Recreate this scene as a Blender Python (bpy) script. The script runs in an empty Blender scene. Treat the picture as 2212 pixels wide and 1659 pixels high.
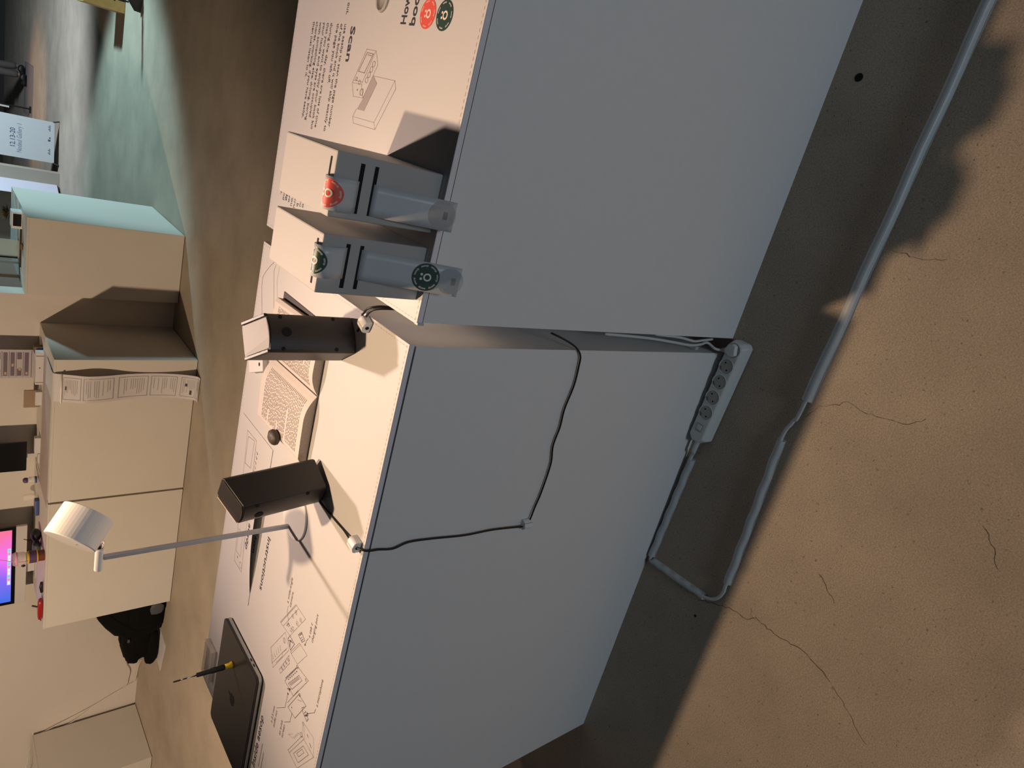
import bpy, bmesh, math, random
from mathutils import Vector, Matrix
random.seed(7)
PI = math.pi
sc = bpy.context.scene
col = sc.collection

# ------------------------------------------------------------------ camera (phone held on its side: world up is image left)
cam = bpy.data.cameras.new('camera'); camo = bpy.data.objects.new('camera', cam); col.objects.link(camo)
yaw, pitch, roll = 0.4338, -0.7300, 0.0265
Rm = Matrix.Rotation(yaw, 3, 'Z') @ Matrix.Rotation(pitch, 3, 'X') @ Matrix.Rotation(roll, 3, 'Y')
rt, fw, up = Rm.col[0], Rm.col[1], Rm.col[2]
M = Matrix(((-up[0], rt[0], -fw[0], 0.2971), (-up[1], rt[1], -fw[1], -0.7919), (-up[2], rt[2], -fw[2], 1.4501), (0, 0, 0, 1)))
camo.matrix_world = M
cam.sensor_fit = 'HORIZONTAL'; cam.sensor_width = 36.0; cam.lens = 36.0 * 1426.48 / 2212.0
cam.clip_start = 0.02; cam.clip_end = 60
sc.camera = camo

# ------------------------------------------------------------------ world, lights, exposure
w = bpy.data.worlds.new('world'); sc.world = w; w.use_nodes = True
w.node_tree.nodes['Background'].inputs[0].default_value = (0.80, 0.90, 1.0, 1)
w.node_tree.nodes['Background'].inputs[1].default_value = 0.012
sc.view_settings.view_transform = 'Standard'; sc.view_settings.look = 'None'
sc.view_settings.exposure = 0.0; sc.view_settings.gamma = 1.0; sc.view_settings.use_curve_mapping = False

def lamp(name, kind, loc, target, power, color, radius=0.04, size=90, blend=0.5):
    l = bpy.data.lights.new(name, kind); o = bpy.data.objects.new(name, l); col.objects.link(o)
    o.location = loc; d = Vector(target) - Vector(loc)
    o.rotation_euler = d.to_track_quat('-Z', 'Y').to_euler()
    l.energy = power; l.color = color
    if kind == 'SPOT':
        l.shadow_soft_size = radius; l.spot_size = math.radians(size); l.spot_blend = blend
    elif kind == 'POINT': l.shadow_soft_size = radius
    elif kind == 'AREA': l.shape = 'SQUARE'; l.size = radius
    return o
WARM = (1.0, 0.735, 0.535)
lamp('spot_over_tables', 'SPOT', (-0.25, 0.36, 2.2), (-0.14, -0.95, 0), 87, (1.0, 0.69, 0.44), 0.022, 100, 1.0)
lamp('spot_behind_tables', 'SPOT', (-0.41, 1.62, 2.72), (0.34, 0.30, 0.9), 180, (1.0, 0.73, 0.60), 0.045, 84, 0.6)
lamp('spot_back_wall', 'SPOT', (-3.5, 0.2, 3.27), (-3.1, 4.3, 0.90), 545, (1.0, 0.75, 0.51), 0.06, 92, 0.5)
lamp('spot_green_floor', 'SPOT', (2.3, 6.7, 2.1), (-0.98, 6.38, 0.46), 590, (0.56, 0.92, 1.0), 0.12, 66, 0.4)
lamp('spot_far_blue', 'SPOT', (0.9, 8.8, 3.4), (-0.7, 11.2, 0.1), 720, (0.72, 0.87, 1.0), 0.2, 100, 0.7)
lamp('spot_far_warm', 'SPOT', (-0.9, 12.6, 2.6), (-0.8, 12.7, 0.0), 110, (1.0, 0.66, 0.38), 0.1, 60, 0.8)
lamp('cool_front_fill', 'SPOT', (1.2, -4.6, 0.75), (0.0, 0.0, 0.5), 150, (0.72, 0.87, 1.0), 0.5, 70, 0.5)  # added fill: unseen low cool spot behind the camera brightens the table fronts

# ------------------------------------------------------------------ materials
MAT = {}
def mat(name, c, rough=0.6, metal=0.0, noise=0.0, nscale=40, bump=0.0, alpha=1.0, emit=None, trans=0.0, spec=0.5, c2=None):
    m = bpy.data.materials.new(name); m.use_nodes = True
    nt = m.node_tree; b = nt.nodes['Principled BSDF']
    b.inputs['Base Color'].default_value = (*c, 1); b.inputs['Roughness'].default_value = rough
    b.inputs['Metallic'].default_value = metal; b.inputs['Specular IOR Level'].default_value = spec
    if noise > 0 or bump > 0:
        tc = nt.nodes.new('ShaderNodeTexCoord'); n = nt.nodes.new('ShaderNodeTexNoise')
        n.inputs['Scale'].default_value = nscale; n.inputs['Detail'].default_value = 5
        nt.links.new(tc.outputs['Object'], n.inputs['Vector'])
        if noise > 0:
            mx = nt.nodes.new('ShaderNodeMix'); mx.data_type = 'RGBA'
            k = c2 if c2 else tuple(v * (1 - noise) for v in c)
            mx.inputs['A'].default_value = (*k, 1); mx.inputs['B'].default_value = (*c, 1)
            nt.links.new(n.outputs['Fac'], mx.inputs['Factor']); nt.links.new(mx.outputs['Result'], b.inputs['Base Color'])
        if bump > 0:
            bp = nt.nodes.new('ShaderNodeBump'); bp.inputs['Strength'].default_value = bump; bp.inputs['Distance'].default_value = 0.002
            nt.links.new(n.outputs['Fac'], bp.inputs['Height']); nt.links.new(bp.outputs['Normal'], b.inputs['Normal'])
    b.inputs['Alpha'].default_value = alpha
    b.inputs['Transmission Weight'].default_value = trans
    if emit:
        b.inputs['Emission Color'].default_value = (*emit[0], 1); b.inputs['Emission Strength'].default_value = emit[1]
    MAT[name] = m
    return m
mat('board', (0.80, 0.79, 0.78), 0.55, noise=0.04, nscale=60)
mat('paper_print', (0.60, 0.588, 0.578), 0.5, noise=0.02, nscale=30)
mat('edge', (0.80, 0.76, 0.80), 0.6)
mat('dispenser', (0.43, 0.417, 0.405), 0.55, noise=0.03, nscale=80)
mat('ink', (0.030, 0.026, 0.040), 0.6)
mat('ink_soft', (0.16, 0.13, 0.14), 0.6)
mat('ink_line', (0.27, 0.22, 0.21), 0.6)
mat('ink_shade', (0.36, 0.32, 0.32), 0.6)
mat('ink_pale', (0.30, 0.26, 0.235), 0.6)
mat('red', (0.78, 0.10, 0.07), 0.45)
mat('green', (0.025, 0.060, 0.052), 0.4)
mat('cream', (0.85, 0.78, 0.66), 0.5)
mat('slot', (0.006, 0.004, 0.005), 0.9)
mat('black_plastic', (0.017, 0.014, 0.013), 0.42, noise=0.15, nscale=200, bump=0.02)
mat('black_hole', (0.003, 0.003, 0.003), 0.9)
mat('sheen_diffuser_grey', (0.17, 0.162, 0.16), 0.5)  # scanner top: black lightened to grey for lamp sheen; also plain lamp diffuser
mat('pale_line', (0.75, 0.66, 0.55), 0.3)  # thin pale line along one top edge of the leaning scanner
mat('white_plastic', (0.78, 0.77, 0.76), 0.4)
mat('strip_white', (0.70, 0.71, 0.70), 0.45)
mat('socket_grey', (0.42, 0.41, 0.37), 0.55)
mat('lamp_white', (0.80, 0.78, 0.76), 0.45)
mat('lamp_grey', (0.52, 0.50, 0.51), 0.4)
mat('chrome', (0.75, 0.72, 0.68), 0.12, metal=1.0)
mat('steel', (0.62, 0.62, 0.60), 0.25, metal=1.0)
mat('space_grey', (0.024, 0.021, 0.021), 0.36, metal=0.2)
mat('alu', (0.42, 0.43, 0.42), 0.35, metal=0.8)
mat('rubber', (0.012, 0.011, 0.011), 0.6)
mat('yellow', (0.85, 0.58, 0.02), 0.35)
mat('cable_black', (0.008, 0.007, 0.008), 0.45)
mat('cable_white', (0.62, 0.63, 0.62), 0.45)
mat('duct', (0.55, 0.57, 0.58), 0.45, noise=0.1, nscale=30)
mat('page', (0.64, 0.58, 0.54), 0.7)
mat('page_edge', (0.60, 0.50, 0.40), 0.8, noise=0.45, nscale=300)
mat('book_cover', (0.05, 0.04, 0.045), 0.6)
mat('stone', (0.085, 0.068, 0.045), 0.55, noise=0.5, nscale=120, bump=0.3)
mat('clear', (0.95, 0.95, 0.93), 0.05, alpha=1.0, trans=1.0)
mat('film', (0.75, 0.76, 0.78), 0.2, alpha=0.45)
mat('liner', (0.60, 0.62, 0.64), 0.35, alpha=0.92)
mat('ghost_sticker', (0.46, 0.49, 0.52), 0.35, alpha=0.75)
mat('pinkish_sticker', (0.55, 0.49, 0.47), 0.35, alpha=0.6)
mat('wall_paint', (0.66, 0.60, 0.54), 0.8, noise=0.05, nscale=3, bump=0.05)
mat('far_wall', (0.50, 0.46, 0.38), 0.85, noise=0.12, nscale=4)
mat('plinth', (0.67, 0.62, 0.56), 0.7, noise=0.06, nscale=5)
mat('mat_paper', (0.52, 0.42, 0.39), 0.7, noise=0.25, nscale=60)
mat('receipt', (0.66, 0.62, 0.63), 0.6, noise=0.05, nscale=50)
mat('receipt_ink', (0.36, 0.33, 0.36), 0.7)
mat('tape', (0.97, 0.90, 0.80), 0.2)  # bright white stands in for the light reflected off clear tape
mat('poster_ground', (0.50, 0.45, 0.47), 0.6)
mat('poster_dark', (0.16, 0.12, 0.15), 0.6)
mat('poster_warm', (0.55, 0.36, 0.24), 0.6)
mat('kraft', (0.36, 0.25, 0.17), 0.8, noise=0.15, nscale=90)
mat('black_screen', (0.004, 0.004, 0.005), 0.3)
mat('silver_chin', (0.58, 0.55, 0.52), 0.4)
mat('blue_item', (0.05, 0.08, 0.24), 0.5)
mat('candy_yellow', (0.75, 0.50, 0.06), 0.5)
mat('candy_purple', (0.10, 0.05, 0.14), 0.5)
mat('candy_brown', (0.16, 0.04, 0.02), 0.5)
mat('pink_rim', (0.85, 0.35, 0.55), 0.3)
mat('knife_red', (0.38, 0.015, 0.02), 0.3)
mat('bag_black', (0.0035, 0.003, 0.003), 0.85, noise=0.4, nscale=60, bump=0.4, spec=0.15)
mat('bag_grey', (0.07, 0.075, 0.09), 0.6)
mat('wood', (0.62, 0.42, 0.16), 0.55, noise=0.35, nscale=25)
mat('black_metal', (0.010, 0.010, 0.012), 0.45)
mat('banner', (0.66, 0.70, 0.71), 0.6)
mat('banner_back', (0.72, 0.74, 0.86), 0.6)
mat('banner_ink', (0.10, 0.12, 0.22), 0.6)
mat('banner_ink_pale', (0.26, 0.29, 0.42), 0.6)
mat('mat_grey', (0.22, 0.20, 0.20), 0.8)
mat('dry_plant', (0.10, 0.065, 0.025), 0.9)
mat('glass_panel', (0.50, 0.62, 0.62), 0.15, alpha=0.6)
mat('skin', (0.55, 0.35, 0.26), 0.6)
mat('trousers', (0.10, 0.085, 0.08), 0.8)
mat('jacket', (0.03, 0.03, 0.035), 0.8)
mat('shoe', (0.010, 0.009, 0.010), 0.5)
mat('crack', (0.075, 0.055, 0.036), 0.95)
mat('clear_tray', (0.90, 0.86, 0.78), 0.12, alpha=0.35)
mat('gapwood', (0.20, 0.13, 0.08), 0.8)

def floor_material():
    m = bpy.data.materials.new('concrete_floor'); m.use_nodes = True; nt = m.node_tree; N = nt.nodes; L = nt.links
    b = N['Principled BSDF']; tc = N.new('ShaderNodeTexCoord')
    def noise(scale, det, rough=0.55):
        n = N.new('ShaderNodeTexNoise'); n.inputs['Scale'].default_value = scale; n.inputs['Detail'].default_value = det
        n.inputs['Roughness'].default_value = rough; L.new(tc.outputs['Object'], n.inputs['Vector']); return n
    def ramp(src, p0, c0, p1, c1):
        r = N.new('ShaderNodeValToRGB'); r.color_ramp.elements[0].position = p0; r.color_ramp.elements[0].color = (*c0, 1)
        r.color_ramp.elements[1].position = p1; r.color_ramp.elements[1].color = (*c1, 1); L.new(src, r.inputs['Fac']); return r
    def mult(a, bb, f=1.0):
        mx = N.new('ShaderNodeMix'); mx.data_type = 'RGBA'; mx.blend_type = 'MULTIPLY'; mx.inputs['Factor'].default_value = f
        L.new(a, mx.inputs['A']); L.new(bb, mx.inputs['B']); return mx.outputs['Result']
    base = ramp(noise(2.2, 8, 0.65).outputs['Fac'], 0.3, (0.39, 0.328, 0.262), 0.72, (0.56, 0.470, 0.375))
    fine = ramp(noise(330, 5, 0.7).outputs['Fac'], 0.32, (0.60, 0.59, 0.58), 0.66, (1.14, 1.14, 1.14))
    speck = ramp(noise(120, 3, 0.6).outputs['Fac'], 0.655, (1, 1, 1), 0.70, (0.50, 0.47, 0.44))
    fleck = ramp(noise(150, 2, 0.5).outputs['Fac'], 0.270, (1.30, 1.28, 1.25), 0.305, (1, 1, 1))
    v = N.new('ShaderNodeTexVoronoi'); v.inputs['Scale'].default_value = 85; L.new(tc.outputs['Object'], v.inputs['Vector'])
    spots = ramp(v.outputs['Distance'], 0.05, (0.42, 0.38, 0.34), 0.16, (1, 1, 1))
    big = noise(9, 5, 0.7); blot = ramp(big.outputs['Fac'], 0.60, (0, 0, 0), 0.76, (1, 1, 1))
    sp = N.new('ShaderNodeMix'); sp.data_type = 'RGBA'; sp.inputs['A'].default_value = (1, 1, 1, 1)
    L.new(blot.outputs['Color'], sp.inputs['Factor']); L.new(spots.outputs['Color'], sp.inputs['B'])
    v2 = N.new('ShaderNodeTexVoronoi'); v2.inputs['Scale'].default_value = 21; v2.inputs['Randomness'].default_value = 1.0
    L.new(tc.outputs['Object'], v2.inputs['Vector'])
    pits = ramp(v2.outputs['Distance'], 0.02, (0.40, 0.36, 0.32), 0.075, (1, 1, 1))
    c = mult(base.outputs['Color'], fine.outputs['Color']); c = mult(c, sp.outputs['Result']); c = mult(c, pits.outputs['Color'], 0.6); c = mult(c, speck.outputs['Color']); c = mult(c, fleck.outputs['Color'])
    L.new(c, b.inputs['Base Color'])
    b.inputs['Roughness'].default_value = 0.62; b.inputs['Specular IOR Level'].default_value = 0.3
    bp = N.new('ShaderNodeBump'); bp.inputs['Strength'].default_value = 0.02; bp.inputs['Distance'].default_value = 0.002
    L.new(big.outputs['Fac'], bp.inputs['Height']); L.new(bp.outputs['Normal'], b.inputs['Normal'])
    MAT['floor'] = m
floor_material()

def screen_material():
    m = bpy.data.materials.new('lit_screen'); m.use_nodes = True; nt = m.node_tree; N = nt.nodes; L = nt.links
    b = N['Principled BSDF']; tc = N.new('ShaderNodeTexCoord'); n = N.new('ShaderNodeTexNoise'); n.inputs['Scale'].default_value = 1.3
    sx = N.new('ShaderNodeSeparateXYZ'); L.new(tc.outputs['Generated'], sx.inputs[0]); L.new(tc.outputs['Generated'], n.inputs['Vector'])
    ad = N.new('ShaderNodeMath'); ad.operation = 'ADD'; L.new(sx.outputs['X'], ad.inputs[0])
    m2 = N.new('ShaderNodeMath'); m2.operation = 'MULTIPLY_ADD'; m2.inputs[1].default_value = 0.5; m2.inputs[2].default_value = -0.25
    L.new(n.outputs['Fac'], m2.inputs[0]); L.new(m2.outputs[0], ad.inputs[1])
    r = N.new('ShaderNodeValToRGB'); L.new(ad.outputs[0], r.inputs['Fac'])
    e = r.color_ramp.elements; e[0].position = 0.0; e[0].color = (0.05, 0.16, 0.85, 1); e[1].position = 1.0; e[1].color = (1.0, 0.18, 0.35, 1)
    x = e.new(0.30); x.color = (0.25, 0.14, 0.95, 1); x = e.new(0.62); x.color = (0.95, 0.16, 0.95, 1)
    b.inputs['Base Color'].default_value = (0.01, 0.01, 0.01, 1)
    L.new(r.outputs['Color'], b.inputs['Emission Color']); b.inputs['Emission Strength'].default_value = 0.95
    MAT['lit_screen'] = m
screen_material()

# ------------------------------------------------------------------ mesh helpers (all shapes are given in world metres)
ORG = {}
class MB:
    def __init__(s): s.v = []; s.f = []
    def add(s, vs, fs, T=None):
        o = len(s.v)
        for p in vs:
            p = Vector(p); s.v.append(T @ p if T else p)
        s.f += [tuple(i + o for i in f) for f in fs]
        return s
    def box(s, x0, x1, y0, y1, z0, z1, T=None):
        if x0 > x1: x0, x1 = x1, x0
        if y0 > y1: y0, y1 = y1, y0
        v = [(x0,y0,z0),(x1,y0,z0),(x1,y1,z0),(x0,y1,z0),(x0,y0,z1),(x1,y0,z1),(x1,y1,z1),(x0,y1,z1)]
        return s.add(v, [(3,2,1,0),(4,5,6,7),(0,1,5,4),(1,2,6,5),(2,3,7,6),(3,0,4,7)], T)
    def poly(s, pts, T=None): return s.add(pts, [tuple(range(len(pts)))], T)
    def prism(s, pts, z0, z1, T=None):
        n = len(pts)
        z0f = z0 if callable(z0) else (lambda x, y: z0); z1f = z1 if callable(z1) else (lambda x, y: z1)
        v = [(x, y, z0f(x, y)) for x, y in pts] + [(x, y, z1f(x, y)) for x, y in pts]
        return s.add(v, [tuple(range(n))[::-1], tuple(range(n, 2*n))] + [(i, (i+1) % n, n + (i+1) % n, n + i) for i in range(n)], T)
    def tube(s, pts, r, n=8, T=None, flat=None):
        pts = [Vector(p) for p in pts]; vs = []; fs = []; m = len(pts)
        prev = None
        for i, p in enumerate(pts):
            d = (pts[min(i+1, m-1)] - pts[max(i-1, 0)]).normalized()
            a = prev if prev is not None else (Vector((0,0,1)) if abs(d.z) < 0.9 else Vector((1,0,0)))
            u = (a - d * a.dot(d)).normalized(); w_ = d.cross(u); prev = u
            rr = r[i] if isinstance(r, (list, tuple)) else r
            for k in range(n):
                t = 2*PI*k/n; vs.append(p + u*(rr*math.cos(t)) + w_*(rr*math.sin(t)*(flat or 1)))
        for i in range(m-1):
            for k in range(n):
                k2 = (k+1) % n; fs.append((i*n+k, i*n+k2, (i+1)*n+k2, (i+1)*n+k))
        fs.append(tuple(range(n))[::-1]); fs.append(tuple((m-1)*n + k for k in range(n)))
        return s.add(vs, fs, T)
    def lathe(s, prof, c=(0,0,0), n=24, T=None):
        vs = []; fs = []; m = len(prof)
        for r, z in prof:
            for k in range(n): t = 2*PI*k/n; vs.append((c[0]+r*math.cos(t), c[1]+r*math.sin(t), c[2]+z))
        for i in range(m-1):
            for k in range(n): k2 = (k+1) % n; fs.append((i*n+k, i*n+k2, (i+1)*n+k2, (i+1)*n+k))
        fs.append(tuple(range(n))[::-1]); fs.append(tuple((m-1)*n + k for k in range(n)))
        return s.add(vs, fs, T)
    def disc(s, c, r, U=(1,0,0), V=(0,1,0), n=28):
        c, U, V = Vector(c), Vector(U), Vector(V)
        return s.add([c + U*(r*math.cos(2*PI*k/n)) + V*(r*math.sin(2*PI*k/n)) for k in range(n)], [tuple(range(n))])
    def ring(s, c, r, wd, U=(1,0,0), V=(0,1,0), n=24, a0=0, a1=2*PI):
        c, U, V = Vector(c), Vector(U), Vector(V); full = abs(a1-a0-2*PI) < 1e-6
        vs = []; m = n if full else n+1
        for k in range(m):
            t = a0 + (a1-a0)*k/n; d = U*math.cos(t) + V*math.sin(t); vs += [c + d*(r-wd/2), c + d*(r+wd/2)]
        fs = [(2*k, 2*((k+1) % m), 2*((k+1) % m)+1, 2*k+1) for k in range(n)]
        fs = [(f[0], f[3], f[2], f[1]) for f in fs]
        return s.add(vs, fs)
    def line(s, pts, wd, z, closed=False):
        pts = [Vector((p[0], p[1], 0)) for p in pts]
        if closed: pts = pts + [pts[0]]
        for a, b in zip(pts, pts[1:]):
            d = (b - a)
            if d.length < 1e-7: continue
            d.normalize(); n = Vector((-d.y, d.x, 0))*(wd/2); e = d*(wd/2)
            q = [a-n-e, b-n+e, b+n+e, a+n-e]
            s.add([(p.x, p.y, z) for p in q], [(0,1,2,3)])
        return s
    def grid(s, fn, nu, nv):
        vs = [fn(i/nu, j/nv) for j in range(nv+1) for i in range(nu+1)]
        fs = [(j*(nu+1)+i, j*(nu+1)+i+1, (j+1)*(nu+1)+i+1, (j+1)*(nu+1)+i) for j in range(nv) for i in range(nu)]
        return s.add(vs, fs)
    def blob(s, c, r, e=2.5, nu=20, nv=12, jig=0.0, T=None):
        vs = []; fs = []
        def sp(x, p): return math.copysign(abs(x)**p, x)
        for j in range(nv+1):
            ph = -PI/2 + PI*j/nv
            for i in range(nu):
                t = 2*PI*i/nu; k = 1 + jig*(math.sin(5.1*t+3*ph)*0.5 + math.sin(9*ph+2.3*t)*0.5)
                vs.append((c[0]+r[0]*k*sp(math.cos(ph),2/e)*sp(math.cos(t),2/e), c[1]+r[1]*k*sp(math.cos(ph),2/e)*sp(math.sin(t),2/e), c[2]+r[2]*k*sp(math.sin(ph),2/e)))
        for j in range(nv):
            for i in range(nu): i2 = (i+1) % nu; fs.append((j*nu+i, j*nu+i2, (j+1)*nu+i2, (j+1)*nu+i))
        return s.add(vs, fs, T)
    def build(s, name, m, parent=None, loc=None, bevel=0, smooth=False, solid=0, seg=2, tri=False):
        o = Vector(ORG[parent.name]) if parent else Vector(loc if loc is not None else (0,0,0))
        me = bpy.data.meshes.new(name); me.from_pydata([tuple(p - o) for p in s.v], [], s.f)
        bm = bmesh.new(); bm.from_mesh(me)
        if tri: bmesh.ops.triangulate(bm, faces=bm.faces[:])
        bm.to_mesh(me); bm.free()
        if m: me.materials.append(MAT[m])
        if smooth:
            for p in me.polygons: p.use_smooth = True
        ob = bpy.data.objects.new(name, me); col.objects.link(ob)
        if parent: ob.parent = parent
        else: ob.location = o
        ORG[ob.name] = tuple(o)
        if bevel:
            b = ob.modifiers.new('bevel', 'BEVEL'); b.width = bevel; b.segments = seg; b.limit_method = 'ANGLE'; b.angle_limit = 0.6
        if solid:
            q = ob.modifiers.new('solid', 'SOLIDIFY'); q.thickness = solid; q.offset = -1
        return ob
def thing(name, label, cat, loc, group=None):
    o = bpy.data.objects.new(name, None); col.objects.link(o); o.location = loc; o.empty_display_size = 0.05
    ORG[o.name] = tuple(loc); return tag(o, label, cat, group)
def tag(o, label, cat, group=None):
    o['label'] = label; o['category'] = cat
    if group: o['group'] = group
    return o
def struct(o, label=None, cat=None):
    o['kind'] = 'structure'
    if label: o['label'] = label
    if cat: o['category'] = cat
    return o

_tc = {}
def glyphs(txt, bold=0.0):
    key = (txt, bold)
    if key in _tc: return _tc[key]
    c = bpy.data.curves.new('t', 'FONT'); c.body = txt; c.size = 1.0; c.resolution_u = 3; c.offset = bold
    o = bpy.data.objects.new('t', c); col.objects.link(o); bpy.context.view_layer.update()
    dg = bpy.context.evaluated_depsgraph_get(); me = bpy.data.meshes.new_from_object(o.evaluated_get(dg))
    vs = [v.co.copy() for v in me.vertices]; fs = [tuple(p.vertices) for p in me.polygons]
    bpy.data.objects.remove(o); bpy.data.curves.remove(c); bpy.data.meshes.remove(me)
    _tc[key] = (vs, fs); return vs, fs
def text(mb, txt, org, U, V, height=None, width=None, bold=0.0, stretch=1.0, cap=0.729):
    """lettering lying in the plane spanned by U (reading direction) and V (up); height = capital height"""
    vs, fs = glyphs(txt, bold)
    x0 = min(v.x for v in vs); x1 = max(v.x for v in vs)
    org, U, V = Vector(org), Vector(U), Vector(V)
    if height is None: height = width/(x1-x0)*cap/stretch
    ky = height/cap; kx = ky*stretch if width is None else width/(x1-x0)
    mb.add([org + U*((v.x-x0)*kx) + V*(v.y*ky) for v in vs], fs)
def text_ring(mb, word, n, c, r, h, U, V, start=0.0, cap=0.729):
    vs, fs = glyphs(word, 0.01); x0 = min(v.x for v in vs); x1 = max(v.x for v in vs); k = h/cap
    c, U, V = Vector(c), Vector(U), Vector(V)
    for i in range(n):
        a0 = start - 2*PI*i/n; out = []
        for v in vs:
            a = a0 - (v.x - (x0+x1)/2)*k/r; rr = r + v.y*k
            out.append(c + U*(rr*math.cos(a)) + V*(rr*math.sin(a)))
        mb.add(out, fs)
X, Y, Zv = (1,0,0), (0,1,0), (0,0,1); NX, NY = (-1,0,0), (0,-1,0)

# ================================================================== THE SETTING
fl = struct(MB().box(-9, 6, -3.2, 18, -0.12, 0).build('floor', 'floor', loc=(0,0,0)), 'brown speckled polished concrete floor with cracks', 'floor')
def crack(pts, wd):
    m = MB(); out = []
    for a, b in zip(pts, pts[1:]):
        a, b = Vector((*a, 0)), Vector((*b, 0)); n = max(2, int((b-a).length/0.008)); d = (b-a).normalized(); q = Vector((-d.y, d.x, 0))
        for i in range(n): out.append(a + (b-a)*(i/n) + q*random.uniform(-0.003, 0.003))
    out.append(Vector((*pts[-1], 0)))
    for a, b in zip(out, out[1:]): m.line([a, b], wd*random.uniform(0.5, 1.25), 0.0006)
    m.build('floor_crack', 'crack', fl)
crack([(-.60,-.175),(-.584,-.21),(-.565,-.252),(-.560,-.275),(-.566,-.292),(-.546,-.318),(-.548,-.359),(-.545,-.399),(-.539,-.437),(-.545,-.468),(-.553,-.49),(-.562,-.51)], .0013)
crack([(-.53,-.30),(-.545,-.305),(-.549,-.318)], .0007)
crack([(.324,-.262),(.321,-.304),(.319,-.326),(.332,-.358)], .0009)
crack([(-.057,-.235),(-.027,-.255),(.007,-.303),(.003,-.34),(.017,-.422),(.04,-.448)], .0008)
crack([(-.36,-.40),(-.38,-.425),(-.40,-.45)], .001)
crack([(-.565,-.52),(-.60,-.57),(-.63,-.62)], .0007)
crack([(-.10,-.61),(-.13,-.64),(-.16,-.66)], .0009)
MB().disc((.631,-.058,.0006), .0085, n=20).build('drilled_hole', 'black_hole', fl)
MB().disc((-.645,-.184,.0006), .0035, n=12).build('drilled_hole', 'black_hole', fl)
struct(MB().box(-9, -1.362, 4.42, 4.56, 0, 3.2).build('wall_back', 'wall_paint', loc=(-5,4.42,0)), 'warm plaster wall behind the row of white plinths', 'wall')
struct(MB().box(-9, -1.46, 10.1, 10.25, 0, 3.2).build('wall_far', 'far_wall', loc=(-5,10.1,0)), 'tan wall far behind the banner stand', 'wall')

# ================================================================== FRONT TABLES
H = 0.9
def display_table(label, x0, x1, y0, y1, gap):
    t = thing('display_table', label, 'table', ((x0+x1)/2, (y0+y1)/2, 0), 'white box display tables in front')
    i = 0.0025
    b = MB()
    b.box(x0+i, x1-i, y0-(0.002 if gap else -0.001), y0+0.016, 0, H-0.0115); b.box(x0+i, x1-i, y1-0.016, y1-i, 0, H-0.0115)
    b.box(x0+i, x0+0.016, y0+0.016, y1-0.016, 0, H-0.0115); b.box(x1-0.016, x1-i, y0+0.016, y1-0.016, 0, H-0.0115)
    b.build('cabinet_body', 'board', t)
    MB().box(x0+0.004, x1-0.004, y0+0.004, y1-0.004, H-0.0115, H-0.0095).build('shadow_gap', 'ink_soft', t)
    tb = MB().box(x0, x1, y0, y1, H-0.0095, H-0.0008).build('top_board', 'edge', t)
    MB().box(x0+0.0002, x1-0.0002, y0+0.0002, y1-0.0002, H-0.0008, H).build('printed_sheet', 'paper_print', tb)
    d = MB(); z = H+0.0003; e = 0.0055; L = 0.0042
    x = x0+e
    while x < x1-e:
        d.line([(x, y0+e), (x+L, y0+e)], .0006, z); d.line([(x, y1-e), (x+L, y1-e)], .0006, z); x += 0.0088
    y = y0+e
    while y < y1-e:
        d.line([(x0+e, y), (x0+e, y+L)], .0006, z); d.line([(x1-e, y), (x1-e, y+L)], .0006, z); y += 0.0088
    d.build('dashed_cut_line', 'ink_shade', tb)
    return t, tb
LX0, LX1 = -1.192, 0.0
tabL, topL = display_table('long white display table on the left carrying laptop, lamp and open book', LX0, LX1, 0.0, 0.606, True)
RX0, RX1 = 0.0345, 1.23
tabR, topR = display_table('white display table on the right carrying two sticker dispensers', RX0, RX1, -0.0055, 0.604, False)
MB().prism([(.0335,.0015),(.0335,-.0085),(.0375,-.0085),(.0375,-.0015)], .8885, .9004).build('folded_sheet_corner', 'paper_print', topR, bevel=.0008)

ZP = H + 0.0004
# ---- printing on the right table
m = MB()
text(m, 'Scan', (.430,.366,ZP), NX, NY, height=.0165, width=.0555, bold=.018)
m.build('heading_lettering', 'ink', topR, tri=True)
para = [('use aesöp to scan the page number', .392), ('of the book and it will skip exactly to', .407), ('the page you left off.', .4215),
        ('during the day, there are lots of time', .447), ('that you want to enjoy your book but', .462), ('your hands and eyes are occupied', .477),
        ('with something else: driving, boring', .493), ('chores, working. if you have aesöp,', .508), ('then just listen to it.', .522)]
vs0, _ = glyphs(para[1][0]); k0 = .178/(max(v.x for v in vs0)-min(v.x for v in vs0))
m = MB()
for s_, y_ in para:
    v_, _ = glyphs(s_); text(m, s_, (.4325, y_, ZP), NX, NY, height=.0092, width=(max(v.x for v in v_)-min(v.x for v in v_))*k0)
text(m, 'out,', (.466,.393,ZP), NX, NY, height=.0095, width=.0185)
m.build('paragraph_lettering', 'ink', topR, tri=True)
m = MB()
text(m, 'How', (.4385,.1905,ZP), X, Y, height=.0158, width=.040, bold=.022)
text(m, 'book', (.4375,.1645,ZP), X, Y, height=.0158, width=.056, bold=.022)
m.build('heading_lettering', 'ink', topR, tri=True)
m = MB()
for s_, x_, y_, bl in (('o',.115,.447,0),('ou',.122,.459,0),('o b',.124,.472,0),('e cru',.130,.486,0),('throu',.134,.500,0),('d yo',.130,.514,0),('aesöp',.140,.528,.02),('n find',.136,.542,0),('you.',.136,.556,0)):
    text(m, s_, (x_, y_, ZP), NX, NY, height=.0092, stretch=1.25, bold=bl)
m.build('paragraph_lettering', 'ink', topR, tri=True)
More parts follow.
